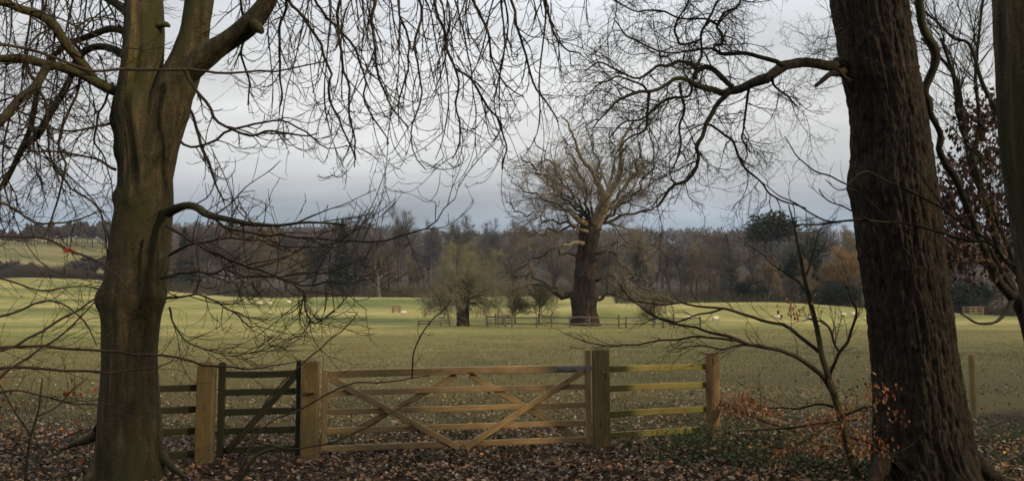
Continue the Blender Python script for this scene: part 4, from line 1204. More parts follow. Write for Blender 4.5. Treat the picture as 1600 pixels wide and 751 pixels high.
    traced = [([(300, 325, 5), (335, 345, 5), (390, 365, 4.5), (450, 373, 4.5), (520, 374, 4), (580, 375, 4), (620, 370, 3.5), (655, 356, 3), (680, 340, 2.6), (700, 316, 2), (716, 284, 1.4)], -.5, -2.2),
              ([(262, 350, 7), (300, 375, 5), (350, 402, 5), (410, 425, 4.5), (460, 440, 4), (510, 445, 3.5), (560, 441, 2.5), (590, 430, 1.6)], -.5, -2.0),
              ([(255, 430, 7), (300, 425, 4), (350, 424, 4), (410, 431, 3.5), (470, 428, 3), (530, 420, 2.5), (575, 405, 1.6)], -.4, -1.4),
              ([(262, 395, 6), (310, 380, 4), (370, 372, 4), (430, 385, 3), (490, 388, 2.5), (545, 370, 1.6)], -.4, -1.9),
              ([(258, 465, 6), (300, 462, 4), (335, 470, 3.5), (365, 490, 3), (390, 510, 2.4), (410, 514, 1.5)], -.4, -1.0),
              ([(460, 440, 4), (478, 462, 4), (482, 485, 3.5), (490, 503, 3), (505, 498, 2.2), (520, 488, 1.4)], -1.6, -1.8),
              ([(262, 480, 5), (280, 520, 3), (310, 545, 2.5), (370, 556, 2), (430, 540, 1.5)], -.3, -1.0),
              ([(270, 205, 5), (300, 230, 4), (340, 215, 4), (390, 195, 3.5), (430, 188, 3), (480, 208, 3), (510, 232, 2), (540, 228, 1.4)], .1, -.6),
              ([(283, 105, 6), (300, 130, 5), (318, 155, 5), (345, 190, 4.5), (375, 205, 4), (405, 210, 4), (440, 206, 3.5), (490, 208, 2)], -.4, -.9),
              ([(290, 150, 6), (300, 175, 5), (310, 205, 5), (322, 240, 5), (332, 275, 4), (342, 300, 3), (352, 320, 2)], .2, -.3),
              ([(683, -60, 6), (683, 0, 5.5), (690, 40, 5.5), (705, 90, 5), (715, 115, 4), (712, 160, 3.5), (718, 220, 3), (711, 248, 2)], -.5, -.4),
              ([(712, 108, 4), (745, 133, 4), (760, 168, 3.5), (775, 192, 3), (790, 230, 2.5), (785, 264, 1.8)], -.4, -.2),
              ([(440, -30, 6), (450, 5, 5), (480, 40, 4.5), (505, 72, 4.5), (515, 112, 4), (520, 160, 3.5), (535, 200, 3), (548, 235, 2.5), (553, 262, 1.8)], -.2, -.6),
              ([(535, -50, 5), (533, 0, 5), (530, 60, 4.5), (540, 110, 4), (545, 160, 3.5), (549, 205, 3), (560, 250, 2)], -.5, -.7),
              ([(445, -30, 5), (440, 20, 4.5), (437, 90, 4), (440, 140, 3), (436, 176, 2)], -.2, 0),
              ([(662, -60, 5), (656, 0, 4.5), (650, 60, 4), (655, 110, 3.5), (660, 150, 3), (645, 192, 2.5), (650, 240, 2), (670, 264, 1.8), (692, 244, 1.2)], -.5, -1.0),
              ([(790, -60, 5), (800, 10, 4.5), (815, 60, 4), (830, 110, 3.5), (848, 150, 3), (870, 190, 2)], -.6, -.5),
              ([(840, -50, 5), (850, 0, 4), (862, 40, 3.5), (880, 75, 3), (905, 88, 2)], -.6, -.3),
              ([(590, -60, 6), (588, 0, 5), (580, 40, 4.5), (584, 90, 4), (596, 130, 3.5), (610, 170, 3), (640, 200, 2)], -.5, -.8),
              ([(610, -50, 4), (622, 10, 4), (640, 60, 3.5), (634, 110, 3), (622, 160, 2.5), (625, 195, 1.6)], -.4, -.1),
              ([(370, -20, 4.5), (382, 40, 4), (378, 90, 3.5), (392, 130, 3), (385, 165, 2)], 0, .4),
              ([(480, -50, 5), (500, 10, 4), (545, 60, 4), (565, 110, 3.5), (570, 150, 3), (590, 200, 2.5), (606, 226, 1.5)], -.3, -.9),
              ([(740, -60, 5), (745, 0, 4.5), (758, 50, 4), (768, 95, 3), (790, 130, 2.5), (815, 150, 1.6)], -.6, -.2),
              ([(110, 60, 6), (130, 85, 5), (120, 140, 4), (95, 200, 4), (100, 260, 3.5), (90, 320, 3), (70, 370, 2)], .5, -.3),
              ([(40, 95, 5), (70, 180, 4.5), (78, 250, 4), (105, 290, 3.5), (140, 310, 3), (160, 345, 2.6), (172, 400, 2)], -.5, -.2),
              ([(175, 194, 6), (160, 200, 4.5), (138, 203, 4), (100, 204, 3.5), (60, 198, 3), (10, 190, 2)], -.1, -.6),
              ([(180, 265, 5), (150, 250, 4), (110, 240, 3.5), (60, 238, 3), (0, 222, 2)], -.1, -.8),
              ([(180, 130, 4), (160, 160, 3.5), (150, 220, 3), (170, 260, 2), (176, 310, 1.5)], .2, .4)]
    TP, TR = zip(*[spline(dpt(rows, d + a, d + b), 22) for rows, a, b in traced])
    TP = jitter_line(np.stack(TP), .045, 88); TR = np.stack(TR); TR[:7] *= .8
    tubes(cm, TP, TR, 6, col=(.95, .95, .9))
    up = lambda t: np.array([0, 0, .22 * (t - .15)])
    # upswept twigs on the low branches
    twig_levels(cm, TP[:7], TR[:7], r, 17, .26, 4, .5, 0, trop=up, abs1=(.25, 1.0), abs2=(.1, .4), bias=(0, 0, .1), ang=.75)
    twig_levels(cm, LIMBS[10][0][None], LIMBS[10][1][None], r, 16, .3, 4, .5, 0, trop=up, abs1=(.4, 1.2), abs2=(.1, .4), ang=.9)
    # hanging strands on the traced ones
    twig_levels(cm, TP[7:], TR[7:], r, 9, .4, 3, .5, 0, trop=pend, abs1=(.25, .85), abs2=(.08, .32), ang=.6)
    # boughs above the picture that carry the curtain of drooping twigs
    boughs = [[(311, -40, 9.6, 20), (380, -120, 9.4, 16), (480, -150, 9.2, 12), (600, -140, 9.0, 10), (740, -110, 8.8, 7), (880, -60, 8.6, 4)],
              [(318, -80, 9.7, 20), (420, -150, 9.9, 15), (560, -170, 10.1, 11), (700, -150, 10.3, 8), (860, -110, 10.5, 5), (960, -60, 10.6, 3)],
              [(436, -34, 9.2, 14), (520, -60, 9.0, 9), (620, -60, 8.9, 7), (720, -40, 8.8, 5), (800, -10, 8.7, 3)],
              [(322, -120, 9.7, 16), (400, -100, 9.9, 12), (500, -70, 10.1, 9), (600, -50, 10.3, 6), (690, -20, 10.4, 3)],
              [(225, -60, 9.6, 20), (150, -110, 9.5, 14), (70, -120, 9.3, 11), (-20, -90, 9.1, 7), (-80, -40, 9.0, 4)],
              [(225, -100, 9.7, 18), (170, -120, 10.1, 12), (100, -90, 10.5, 9), (30, -50, 10.9, 6), (-40, 10, 11.2, 3)]]
    BP, BR = zip(*[spline(rows, 26) for rows in boughs]); BP, BR = np.stack(BP), np.stack(BR)
    m = MB(); tubes(m, BP, BR, 9); m.build('bough', M['bark_limb'], t)
    s, dd, l, rd = spawn(BP, BR, lens(BP), 13, ang=1.0, tmin=.10, rr=.5, rng=r)
    fall = hang(.28, .12, .75)
    n = len(s); dd[:, 2] = -np.abs(dd[:, 2]) - .2
    frac = np.clip((s[:, 0] - BP[:, 0, 0].min()) / 5.0, 0, 1)
    A, B = grow(s, dd, r.uniform(1.0, 2.75, n) * (1 - .20 * frac), r.uniform(.008, .015, n), k=16, wig=.16, trop=fall, taper=.35, rng=r); tubes(cm, A, B, 5, col=(.9, .9, .85))
    twig_levels(cm, A, B, r, 7, .4, 2, .5, 0, trop=pend, abs1=(.25, .95), abs2=(.08, .35), ang=.55, tmin=.2)
    # tangle on the left limbs
    LP = np.stack([q[0] for q in LIMBS[3:9] if len(q[0]) == 26]); LR = np.stack([q[1] for q in LIMBS[3:9] if len(q[0]) == 26])
    s, dd, l, rd = spawn(LP, LR, lens(LP), 10, ang=1.0, tmin=.15, rr=.4, rng=r)
    A, B = grow(s, dd, r.uniform(.7, 2.2, len(s)), np.clip(rd, .005, .011), k=12, wig=.16, trop=hang(.10, .22, .6), taper=.35, rng=r); tubes(cm, A, B, 5, col=(.9, .9, .85))
    twig_levels(cm, A, B, r, 7, .4, 3, .5, 0, trop=hang(.05, .45, .5), abs1=(.2, .8), abs2=(.08, .35), ang=.7)
    # small spurs on the bole
    th = r.uniform(-3.0, .1, 26); zz = r.uniform(1.6, 4.0, 26); c0 = at(220, 330, d)
    S = np.stack([c0[0] + .33 * np.cos(th), c0[1] + .33 * np.sin(th), zz], -1); D = np.stack([np.cos(th), np.sin(th), .3 + 0 * th], -1)
    A, B = grow(S, D, r.uniform(.3, 1.3, 26), np.full(26, .004), k=9, wig=.16, trop=lambda t: np.array([0, 0, .05]), rng=r); tubes(cm, A, B, 4)
    cm.build('crown', M['twig'], t)


smooth_tree()


# long thin saplings at the left edge whose twigs cross the picture
def edge_sapling(label, stem, rows_list, seed, leaves=0, m1=9, depth=7.6, ab=(.15, .7), thin=1.0, mat='twig'):
    r = np.random.default_rng(seed)
    P0 = at(stem[0][0], stem[0][1], depth); p = np.array([P0[0], P0[1], float(height(P0[0], P0[1]))])
    t = thing('sapling', label, 'sapling', p)
    m = MB(); P, R = spline(dpt(stem, depth), 24); P[0] = p - v3(0, 0, .1); limb(m, P, R, 10, .08, seed); m.build('stem', M['bark_limb'], t)
    cm = MB(); TP, TR = zip(*[spline(dpt(rows, depth + a, depth + b), 24) for rows, a, b in rows_list])
    TP = jitter_line(np.stack(TP), .02, seed); TR = np.stack(TR) * thin; tubes(cm, TP, TR, 5)
    twig_levels(cm, TP, TR, r, m1, .3, 3, .5, 0, trop=lambda t: np.array([0, 0, .05]), abs1=ab, abs2=(.06, .25), ang=.65, minr=.0016)
    cm.build('crown', M[mat], t)
    if leaves:
        lm = MB(); s, _, _ = sample(TP, TR, r.uniform(.4, 1, (len(TP), leaves))); C = s.reshape(-1, 3) + r.normal(0, .10, (len(TP) * leaves, 3))
        n = len(C); pal = np.array([(.24, .055, .020), (.30, .10, .03), (.20, .06, .03)])[r.integers(0, 3, n)] * r.uniform(.6, 1.2, (n, 1))
        leaf_quads(lm, C, r.uniform(.05, .085, n), r.uniform(0, 6.28, n), r.uniform(.4, 1.9, n), r.normal(0, .5, n), r.uniform(.05, .25, n), pal)
        lm.build('leaves', M['leaf'], t)


edge_sapling('thin bare sapling outside the left edge sending long level twigs across the smooth trunk', [(-70, 830, 22), (-62, 640, 18), (-55, 500, 14), (-50, 300, 10), (-50, 50, 5)],
             [([(-55, 560, 6), (0, 541, 5), (100, 543, 4.5), (160, 549, 4.5), (250, 556, 4), (330, 570, 3.5), (400, 575, 2.5), (470, 562, 1.4)], 0, .8),
              ([(-58, 590, 6), (0, 576, 5), (70, 578, 4.5), (180, 581, 3.5), (240, 575, 2.4), (270, 566, 1.6)], 0, .5),
              ([(-60, 560, 5), (20, 540, 4), (80, 505, 4), (130, 480, 3), (180, 440, 2)], 0, .5),
              ([(-58, 620, 5), (30, 612, 3), (100, 628, 2.5), (170, 632, 2), (250, 650, 1.4)], 0, .6),
              ([(-55, 500, 5), (10, 492, 4), (80, 470, 3), (130, 500, 2.5), (152, 540, 1.6)], 0, .4),
              ([(-52, 360, 5), (0, 368, 4), (60, 372, 4), (110, 392, 4), (160, 412, 3), (210, 460, 2)], 0, .9),
              ([(-50, 420, 5), (20, 440, 3), (70, 452, 2.6), (140, 445, 2), (190, 470, 1.5)], 0, .4),
              ([(-50, 80, 6), (0, 73, 5.5), (45, 77, 5.5), (93, 93, 5), (145, 111, 5), (194, 108, 5), (320, 111, 4.5), (354, 115, 4), (448, 109, 3), (517, 95, 1.8)], -.2, 1.0),
              ([(-60, 650, 5), (0, 590, 4), (40, 560, 3.5), (100, 520, 3), (150, 470, 2)], 0, .3),
              ([(-52, 300, 5), (10, 320, 4), (50, 345, 3.5), (100, 350, 3), (160, 330, 2)], 0, .6)], 501, 0, 12, ab=(.12, .6))
edge_sapling('low twig-thin seedling with a few red-brown leaves at the bottom left', [(40, 742, 5), (46, 690, 4), (60, 640, 3), (66, 590, 2)],
             [([(48, 680, 3), (20, 640, 2.4), (0, 600, 2), (-20, 560, 1.4)], 0, -.2), ([(58, 650, 3), (90, 630, 2.2), (120, 600, 1.6)], 0, .2), ([(44, 700, 3), (80, 690, 2), (130, 672, 1.4)], 0, -.2), ([(46, 690, 3), (10, 680, 2), (-20, 650, 1.4)], 0, -.2)], 502, 12, 5, depth=8.6)
# single dead leaf caught on a twig
m = MB(); c = at(np.array([103, 110, 116]), np.array([393, 391, 395]), 7.75)
leaf_quads(m, c, np.array([.10, .11, .08]), np.array([.3, 2.1, 4.0]), np.array([.5, .35, .6]), np.array([.2, -.2, .4]), np.full(3, .18), np.array([(.30, .045, .025), (.34, .06, .03), (.26, .05, .03)]))
tag(m.build('leaf', M['leaf'], origin=c[1]), 'bright red-brown dead leaf caught on a twig left of the smooth trunk', 'leaf')

# thin sapling in front of the field gate
edge_sapling('thin bare sapling with knobbly upright twigs in front of the field gate', [(330, 790, 8), (372, 752, 7), (400, 712, 6), (430, 700, 5)],
             [([(372, 745, 5), (384, 712, 5), (392, 690, 4.5), (420, 662, 4), (470, 640, 4), (520, 612, 4), (560, 598, 3.5), (608, 596, 3), (640, 590, 3), (672, 585, 1.8)], 0, 1.0),
              ([(644, 592, 4), (646, 570, 4), (648, 545, 3.5), (656, 528, 3.5), (672, 505, 3), (690, 486, 3), (704, 468, 2.2)], 1.0, 1.1),
              ([(392, 690, 5), (450, 700, 4.5), (520, 690, 4), (570, 668, 3), (620, 640, 2.2), (660, 620, 1.5)], .2, 1.1),
              ([(398, 700, 4), (396, 660, 3.5), (440, 600, 3.5), (480, 562, 3.5), (508, 540, 3.5), (530, 520, 3), (548, 500, 3), (560, 486, 2.2)], 0, .9),
              ([(400, 708, 4), (440, 725, 3.5), (500, 735, 3), (560, 742, 2)], 0, .1)], 503, 0, 5, depth=8.7, ab=(.05, .28), thin=.72)


# ------------------------------------------------------------------ ridged oak on the right
def ridged_tree():
    d = 9.6; r = np.random.default_rng(611); p = ground(1445, d)
    t = thing('ridged_tree', 'massive dark trunk with deeply ridged bark and one crooked limb reaching left', 'tree', p)
    e = [(800, 1345, 1590), (770, 1357, 1568), (750, 1364, 1553), (735, 1366, 1542), (715, 1367, 1532), (690, 1366, 1522), (650, 1366, 1513), (600, 1365, 1504), (550, 1362, 1496), (500, 1358, 1489), (450, 1352, 1481), (400, 1344, 1475), (360, 1338, 1471), (330, 1334, 1468), (305, 1329, 1465), (290, 1327, 1462), (270, 1329, 1460), (240, 1333, 1456), (200, 1332, 1450), (150, 1325, 1440), (120, 1318, 1435), (100, 1315, 1431), (50, 1308, 1423), (0, 1300, 1416), (-80, 1290, 1405), (-200, 1280, 1388), (-350, 1272, 1368)]
    zb = float(p[2])

    def bark(TH, Z, R):
        tw = TH + .05 * Z
        w = .35 * fbm(np.stack([np.cos(tw) * 4, np.sin(tw) * 4, Z * 1.4], -1), 8, 3)
        a = np.stack([np.cos(tw) * 12 + w, np.sin(tw) * 12 + w, Z * 2.3 + w * 1.4], -1)
        rid = 1 - 2 * np.abs(vnoise(a, 22)); rid2 = 1 - 2 * np.abs(vnoise(a * np.array([2.1, 2.1, 3.2]), 23))
        return .018 * rid + .013 * rid2 + .010 * vnoise(np.stack([np.cos(TH) * 40, np.sin(TH) * 40, Z * 16], -1), 24)

    def flare(TH, Z):
        h = np.clip((Z - zb) / .6, 0, 1)
        return (1 - h) ** 2 * (.14 * np.cos(TH * 6 + 1.1) + .05 * np.cos(TH * 4))

    def col(TH, Z, V):
        a = np.stack([np.cos(TH + .05 * Z) * 12, np.sin(TH + .05 * Z) * 12, Z * 2.3], -1)
        n = .5 + .5 * vnoise(a * 1.7, 91)
        return (.75 + .5 * n)[..., None] * np.array([1, 1, 1])
    m = MB(); round_trunk(m, e, d, 300, 460, .035, 17, bark=bark, flare=flare, colfn=col); m.build('trunk', M['bark_oak'], t)
    for q, rows in enumerate([[(1500, 700, 9.5, 40), (1530, 728, 9.4, 28), (1560, 748, 9.3, 18), (1600, 770, 9.2, 6)], [(1385, 715, 9.4, 30), (1368, 745, 9.2, 22), (1350, 775, 9.0, 8)]]):
        m = MB(); P, R = spline(rows, 18); limb(m, P, R, 14, .16, 80 + q, .008); m.build('root', M['bark_oak'], t)

    def L(rows, a, b, s=10, nm='limb', k=24, mat='bark_oak', bk=.004):
        m = MB(); P, R = spline(dpt(rows, d + a, d + b), k); P = P + .010 * np.stack([vnoise(P * 7 + 9 * q, 5 + q) for q in range(3)], -1)
        limb(m, P, R, s, .14, int(abs(rows[0][0])), bk); m.build(nm, M[mat], t); return P, R
    L([(1345, 112, 26), (1322, 105, 22), (1304, 103, 18), (1282, 101, 15), (1252, 98, 15), (1235, 100, 16), (1221, 105, 17), (1203, 119, 16), (1186, 127, 15), (1172, 132, 14), (1155, 139, 13), (1137, 143, 12)], .05, -1.0, 16, k=40)
    L([(1322, 98, 12), (1311, 96, 13), (1304, 93, 8)], -.1, -.15, nm='burr', k=8)
    L([(1318, 112, 14), (1306, 114, 11), (1298, 115, 9), (1287, 124, 8), (1274, 135, 6)], -.35, -.6, nm='stub', k=10)
    L([(1326, 126, 8), (1316, 118, 7), (1308, 108, 6)], -.35, -.45, nm='stub', k=8)
    rows = [([(1137, 143, 9), (1133, 150, 8), (1113, 176, 7.5), (1102, 207, 7), (1087, 226, 6.5), (1092, 248, 6), (1080, 281, 5.5), (1049, 299, 4.5), (1023, 325, 3)], -1.0, -1.4),
            ([(1108, 198, 4), (1115, 198, 4), (1146, 220, 4), (1158, 245, 3.5), (1168, 268, 3.5), (1190, 290, 3), (1225, 312, 3), (1256, 327, 2)], -1.1, -.6),
            ([(1140, 143, 11), (1111, 141, 10), (1089, 127, 9), (1076, 125, 7), (1049, 132, 6), (1010, 147, 5), (979, 152, 4.5), (948, 171, 3.5), (926, 198, 2)], -1.0, -2.0),
            ([(1012, 147, 5), (1008, 189, 4), (994, 203, 3.5), (979, 211, 3), (960, 237, 2)], -1.6, -1.8),
            ([(1221, 105, 8), (1199, 94, 7), (1172, 87, 6), (1150, 86, 6), (1129, 85, 6), (1113, 75, 5.5), (1129, 68, 5), (1131, 50, 5), (1124, 44, 4.5), (1131, 29, 4.5), (1153, 11, 4), (1160, -14, 3)], -.8, -.3),
            ([(1145, 134, 9), (1130, 122, 9), (1118, 108, 9), (1107, 103, 8.5), (1094, 110, 8), (1088, 124, 8)], -1.0, -1.0),
            ([(1092, 108, 6), (1074, 100, 6), (1054, 92, 5.5), (1036, 103, 5), (1005, 116, 4), (970, 112, 3.5), (940, 100, 3), (908, 112, 2)], -1.0, -1.7),
            ([(1091, 108, 4), (1092, 90, 4), (1100, 57, 4), (1104, 31, 4), (1118, 14, 3.5), (1135, 0, 3)], -1.0, -.8),
            ([(1100, 66, 4), (1067, 72, 4), (1060, 58, 3.5), (1058, 44, 3.5), (1065, 22, 3), (1078, -6, 2.5)], -.9, -1.2),
            ([(1112, 76, 4), (1090, 78, 3.5), (1060, 82, 3), (1020, 78, 3), (985, 62, 2.5), (960, 40, 2)], -.7, -1.4),
            ([(1172, 132, 5), (1166, 160, 4), (1168, 185, 3.5), (1160, 215, 3), (1172, 240, 2)], -1.0, -.4),
            ([(1064, 128, 5), (1066, 160, 4.5), (1063, 200, 4), (1058, 240, 3), (1048, 268, 2)], -1.2, -1.3),
            ([(1082, 130, 5), (1078, 145, 4.5), (1040, 155, 4), (1005, 185, 3.5), (975, 190, 2.6), (950, 215, 2)], -1.1, -1.0),
            ([(1205, 118, 5), (1212, 135, 3.5), (1235, 150, 3), (1245, 165, 2)], -.8, -.5),
            ([(1120, 40, 4), (1095, 28, 3.5), (1060, 30, 3), (1020, 18, 3), (985, 12, 2.4), (955, -5, 2)], -.6, -1.3),
            ([(1010, 147, 4), (990, 130, 3.5), (960, 125, 3), (930, 140, 2.4), (905, 160, 1.6)], -1.6, -2.3)]
    TP, TR = zip(*[spline(dpt(q, d + a, d + b), 22) for q, a, b in rows])
    TP = jitter_line(np.stack(TP), .05, 19); TR = np.stack(TR)
    m = MB()
    for P, R in zip(TP, TR): limb(m, P, R, 8, .12, 3, .002)
    m.build('branch', M['twig_oak'], t)
    cm = MB(); zig = lambda t: np.array([0, 0, -.03])
    s, dd, l, rd = spawn(TP, TR, lens(TP), 11, ang=.9, tmin=.12, rr=.5, rng=r)
    A, B = grow(s, dd, r.uniform(.25, .85, len(s)), np.clip(rd, .003, .008), k=9, wig=.26, trop=zig, taper=.4, rng=r); tubes(cm, A, B, 5)
    twig_levels(cm, A, B, r, 7, .45, 4, .5, 0, trop=zig, abs1=(.12, .42), abs2=(.05, .18), ang=.8, wig=.28, minr=.0018)
    # fine shoots close to the trunk
    S = at(r.uniform(1300, 1330, 14), r.uniform(-10, 130, 14), d - .3); D = np.stack([-np.ones(14), r.normal(-.2, .4, 14), r.normal(-.1, .5, 14)], -1)
    A, B = grow(S, D, r.uniform(.3, .9, 14), np.full(14, .004), k=9, wig=.25, rng=r); tubes(cm, A, B, 4)
    twig_levels(cm, A, B, r, 7, .45, 3, .5, 0, trop=zig, abs1=(.1, .35), abs2=(.05, .16), ang=.8, wig=.28, minr=.0018)
    # boughs overhead and behind, out of the picture, so the crown is whole
    n = 9; S = np.repeat(at(1335, -330, d)[None], n, 0) + r.normal(0, .1, (n, 3)); th = np.linspace(0, 6.28, n, endpoint=False)
    D = np.stack([np.cos(th), np.sin(th), .7 + .3 * r.random(n)], -1)
    A, B = grow(S, D, r.uniform(2.5, 4.5, n), np.full(n, .12), k=9, wig=.12, trop=lambda t: np.array([0, 0, .05]), rng=r); tubes(cm, A, B, 7)
    twig_levels(cm, A, B, r, 9, .5, 5, .5, 0, trop=zig, wig=.2, minr=.004)
    cm.build('crown', M['twig_oak'], t)


ridged_tree()


# ------------------------------------------------------------------ trunk at the right edge, and the twisted bough and young trees between
def edge_tree():
    d = 7.4; r = np.random.default_rng(77); p = ground(1690, d)
    t = thing('edge_tree', 'grey-green smooth trunk leaning in at the right edge of the picture', 'tree', p)
    e = [(860, 1598, 1830), (780, 1607, 1795), (700, 1610, 1782), (600, 1606, 1770), (520, 1602, 1764), (470, 1597, 1756), (430, 1590, 1748), (380, 1583, 1738), (330, 1576, 1730), (290, 1569, 1722), (250, 1562, 1714), (200, 1557, 1708), (150, 1554, 1704), (80, 1552, 1698), (0, 1551, 1692), (-150, 1548, 1680), (-320, 1545, 1665)]

    def bark(TH, Z, R): return .014 * vnoise(np.stack([np.cos(TH) * 5, np.sin(TH) * 5, Z * 1.1], -1), 51) + .006 * vnoise(np.stack([np.cos(TH) * 20, np.sin(TH) * 20, Z * 5], -1), 52)

    def col(TH, Z, V):
        n = fbm(np.stack([np.cos(TH) * 6, np.sin(TH) * 6, Z * .9], -1), 53, 3); k = fbm(np.stack([np.cos(TH) * 2, np.sin(TH) * 2, Z * .6], -1), 54, 3)
        return (.78 + .8 * n)[..., None] * (1 + .35 * k[..., None] * np.array([1, .6, -.2]))
    m = MB(); round_trunk(m, e, d, 110, 220, .03, 44, bark=bark, colfn=col); m.build('trunk', M['bark_smooth'], t)


edge_tree()


def twisted_tree():
    d = 10.6; r = np.random.default_rng(78); p = ground(1640, d)
    t = thing('twisted_tree', 'tree behind the ridged trunk with one dark snaking bough', 'tree', p)
    m = MB(); P, R = spline(dpt([(1640, 760, 40), (1632, 640, 34), (1622, 560, 30), (1606, 500, 26), (1590, 462, 24)], d), 20); limb(m, P, R, 16, .1, 5, .006); m.build('trunk', M['bark_oak'], t)
    bough = [(1592, 470, 20), (1560, 440, 13), (1530, 370, 11), (1496, 285, 11), (1479, 258, 11), (1472, 243, 10), (1467, 232, 10), (1470, 212, 10), (1464, 196, 10), (1453, 176, 11), (1450, 158, 12), (1444, 142, 13), (1452, 122, 13), (1462, 98, 14), (1460, 76, 14), (1450, 60, 14), (1440, 38, 13), (1437, 14, 13), (1436, -20, 12), (1430, -90, 9)]
    m = MB(); P, R = spline(dpt(bough, d, d - .6), 70); limb(m, P, R, 14, .5, 6, .008); m.build('limb', M['twig_oak'], t)
    m = MB(); P2, R2 = spline(dpt([(1592, 470, 14), (1577, 440, 11), (1562, 400, 10), (1545, 330, 9), (1520, 250, 8), (1500, 190, 7), (1490, 120, 6), (1470, 60, 4)], d, d + .3), 26); limb(m, P2, R2, 8, .1, 7, .003)
    P3, R3 = spline(dpt([(1600, 480, 12), (1592, 430, 8), (1560, 350, 7), (1520, 270, 7), (1505, 190, 7), (1492, 120, 6), (1440, 60, 4)], d, d + .9), 26); limb(m, P3, R3, 8, .1, 8, .003)
    P4, R4 = spline(dpt([(1560, 180, 7), (1535, 130, 6), (1515, 70, 5), (1490, 60, 4), (1460, 30, 3)], d, d + .4), 26); limb(m, P4, R4, 8, .1, 9, .003)
    P5, R5 = spline(dpt([(1520, 250, 7), (1530, 190, 6), (1524, 120, 5), (1530, 50, 4), (1540, -30, 3)], d + .1, d + .5), 26); limb(m, P5, R5, 8, .1, 9, .003)
    P6, R6 = spline(dpt([(1585, 465, 9), (1560, 500, 5), (1530, 505, 4), (1510, 495, 3), (1495, 485, 1.5)], d, d - 1), 26); limb(m, P6, R6, 8, .1, 9, .002)
    P7, R7 = spline(dpt([(1580, 450, 9), (1540, 380, 6), (1500, 340, 5), (1460, 300, 4), (1400, 260, 3), (1350, 240, 2)], d, d + .6), 26); limb(m, P7, R7, 8, .1, 9, .002)
    m.build('branch', M['twig_oak'], t)
    cm = MB(); PS = np.stack([P2, P3, P4, P5]); RS = np.stack([R2, R3, R4, R5])
    idx = np.linspace(12, 69, 26).astype(int); PS = np.concatenate([PS, P[None, ::1][:, :26] if len(P) == 26 else PS[:1]]); RS = np.concatenate([RS, RS[:1]])
    upw = lambda t: np.array([0, 0, .08])
    s, dd, l, rd = spawn(PS, RS, lens(PS), 12, ang=.55, tmin=.2, rr=.5, rng=r)
    A, B = grow(s, dd, r.uniform(.4, 1.5, len(s)), np.clip(rd, .004, .009), k=9, wig=.15, trop=upw, taper=.35, rng=r); tubes(cm, A, B, 5)
    twig_levels(cm, A, B, r, 7, .45, 4, .5, 0, trop=upw, abs1=(.15, .6), abs2=(.06, .25), ang=.65, wig=.16, minr=.0022)
    cm.build('crown', M['twig_oak'], t)
    # clinging copper leaves
    lm = MB(); n = 3000
    cx = np.array([(1530, 175), (1555, 190), (1520, 215), (1540, 250), (1500, 265), (1480, 300), (1520, 300), (1550, 310), (1495, 340), (1530, 350), (1565, 350), (1480, 370), (1510, 385), (1550, 400), (1495, 410), (1570, 420), (1565, 250), (1470, 330)])
    k = r.integers(0, len(cx), n); q = cx[k] + r.normal(0, 1, (n, 2)) * np.array([20, 16])
    C = at(q[:, 0], q[:, 1], d + r.uniform(-.2, 2.0, n)); pal = np.array([(.055, .032, .020), (.080, .044, .026), (.040, .026, .018), (.115, .055, .030)])[r.integers(0, 4, n)] * r.uniform(.6, 1.2, (n, 1))
    leaf_quads(lm, C, r.uniform(.06, .11, n), r.uniform(0, 6.28, n), r.uniform(.2, 2.6, n), r.normal(0, .7, n), r.uniform(.05, .3, n), pal)
    lm.build('leaves', M['leaf'], t)


twisted_tree()


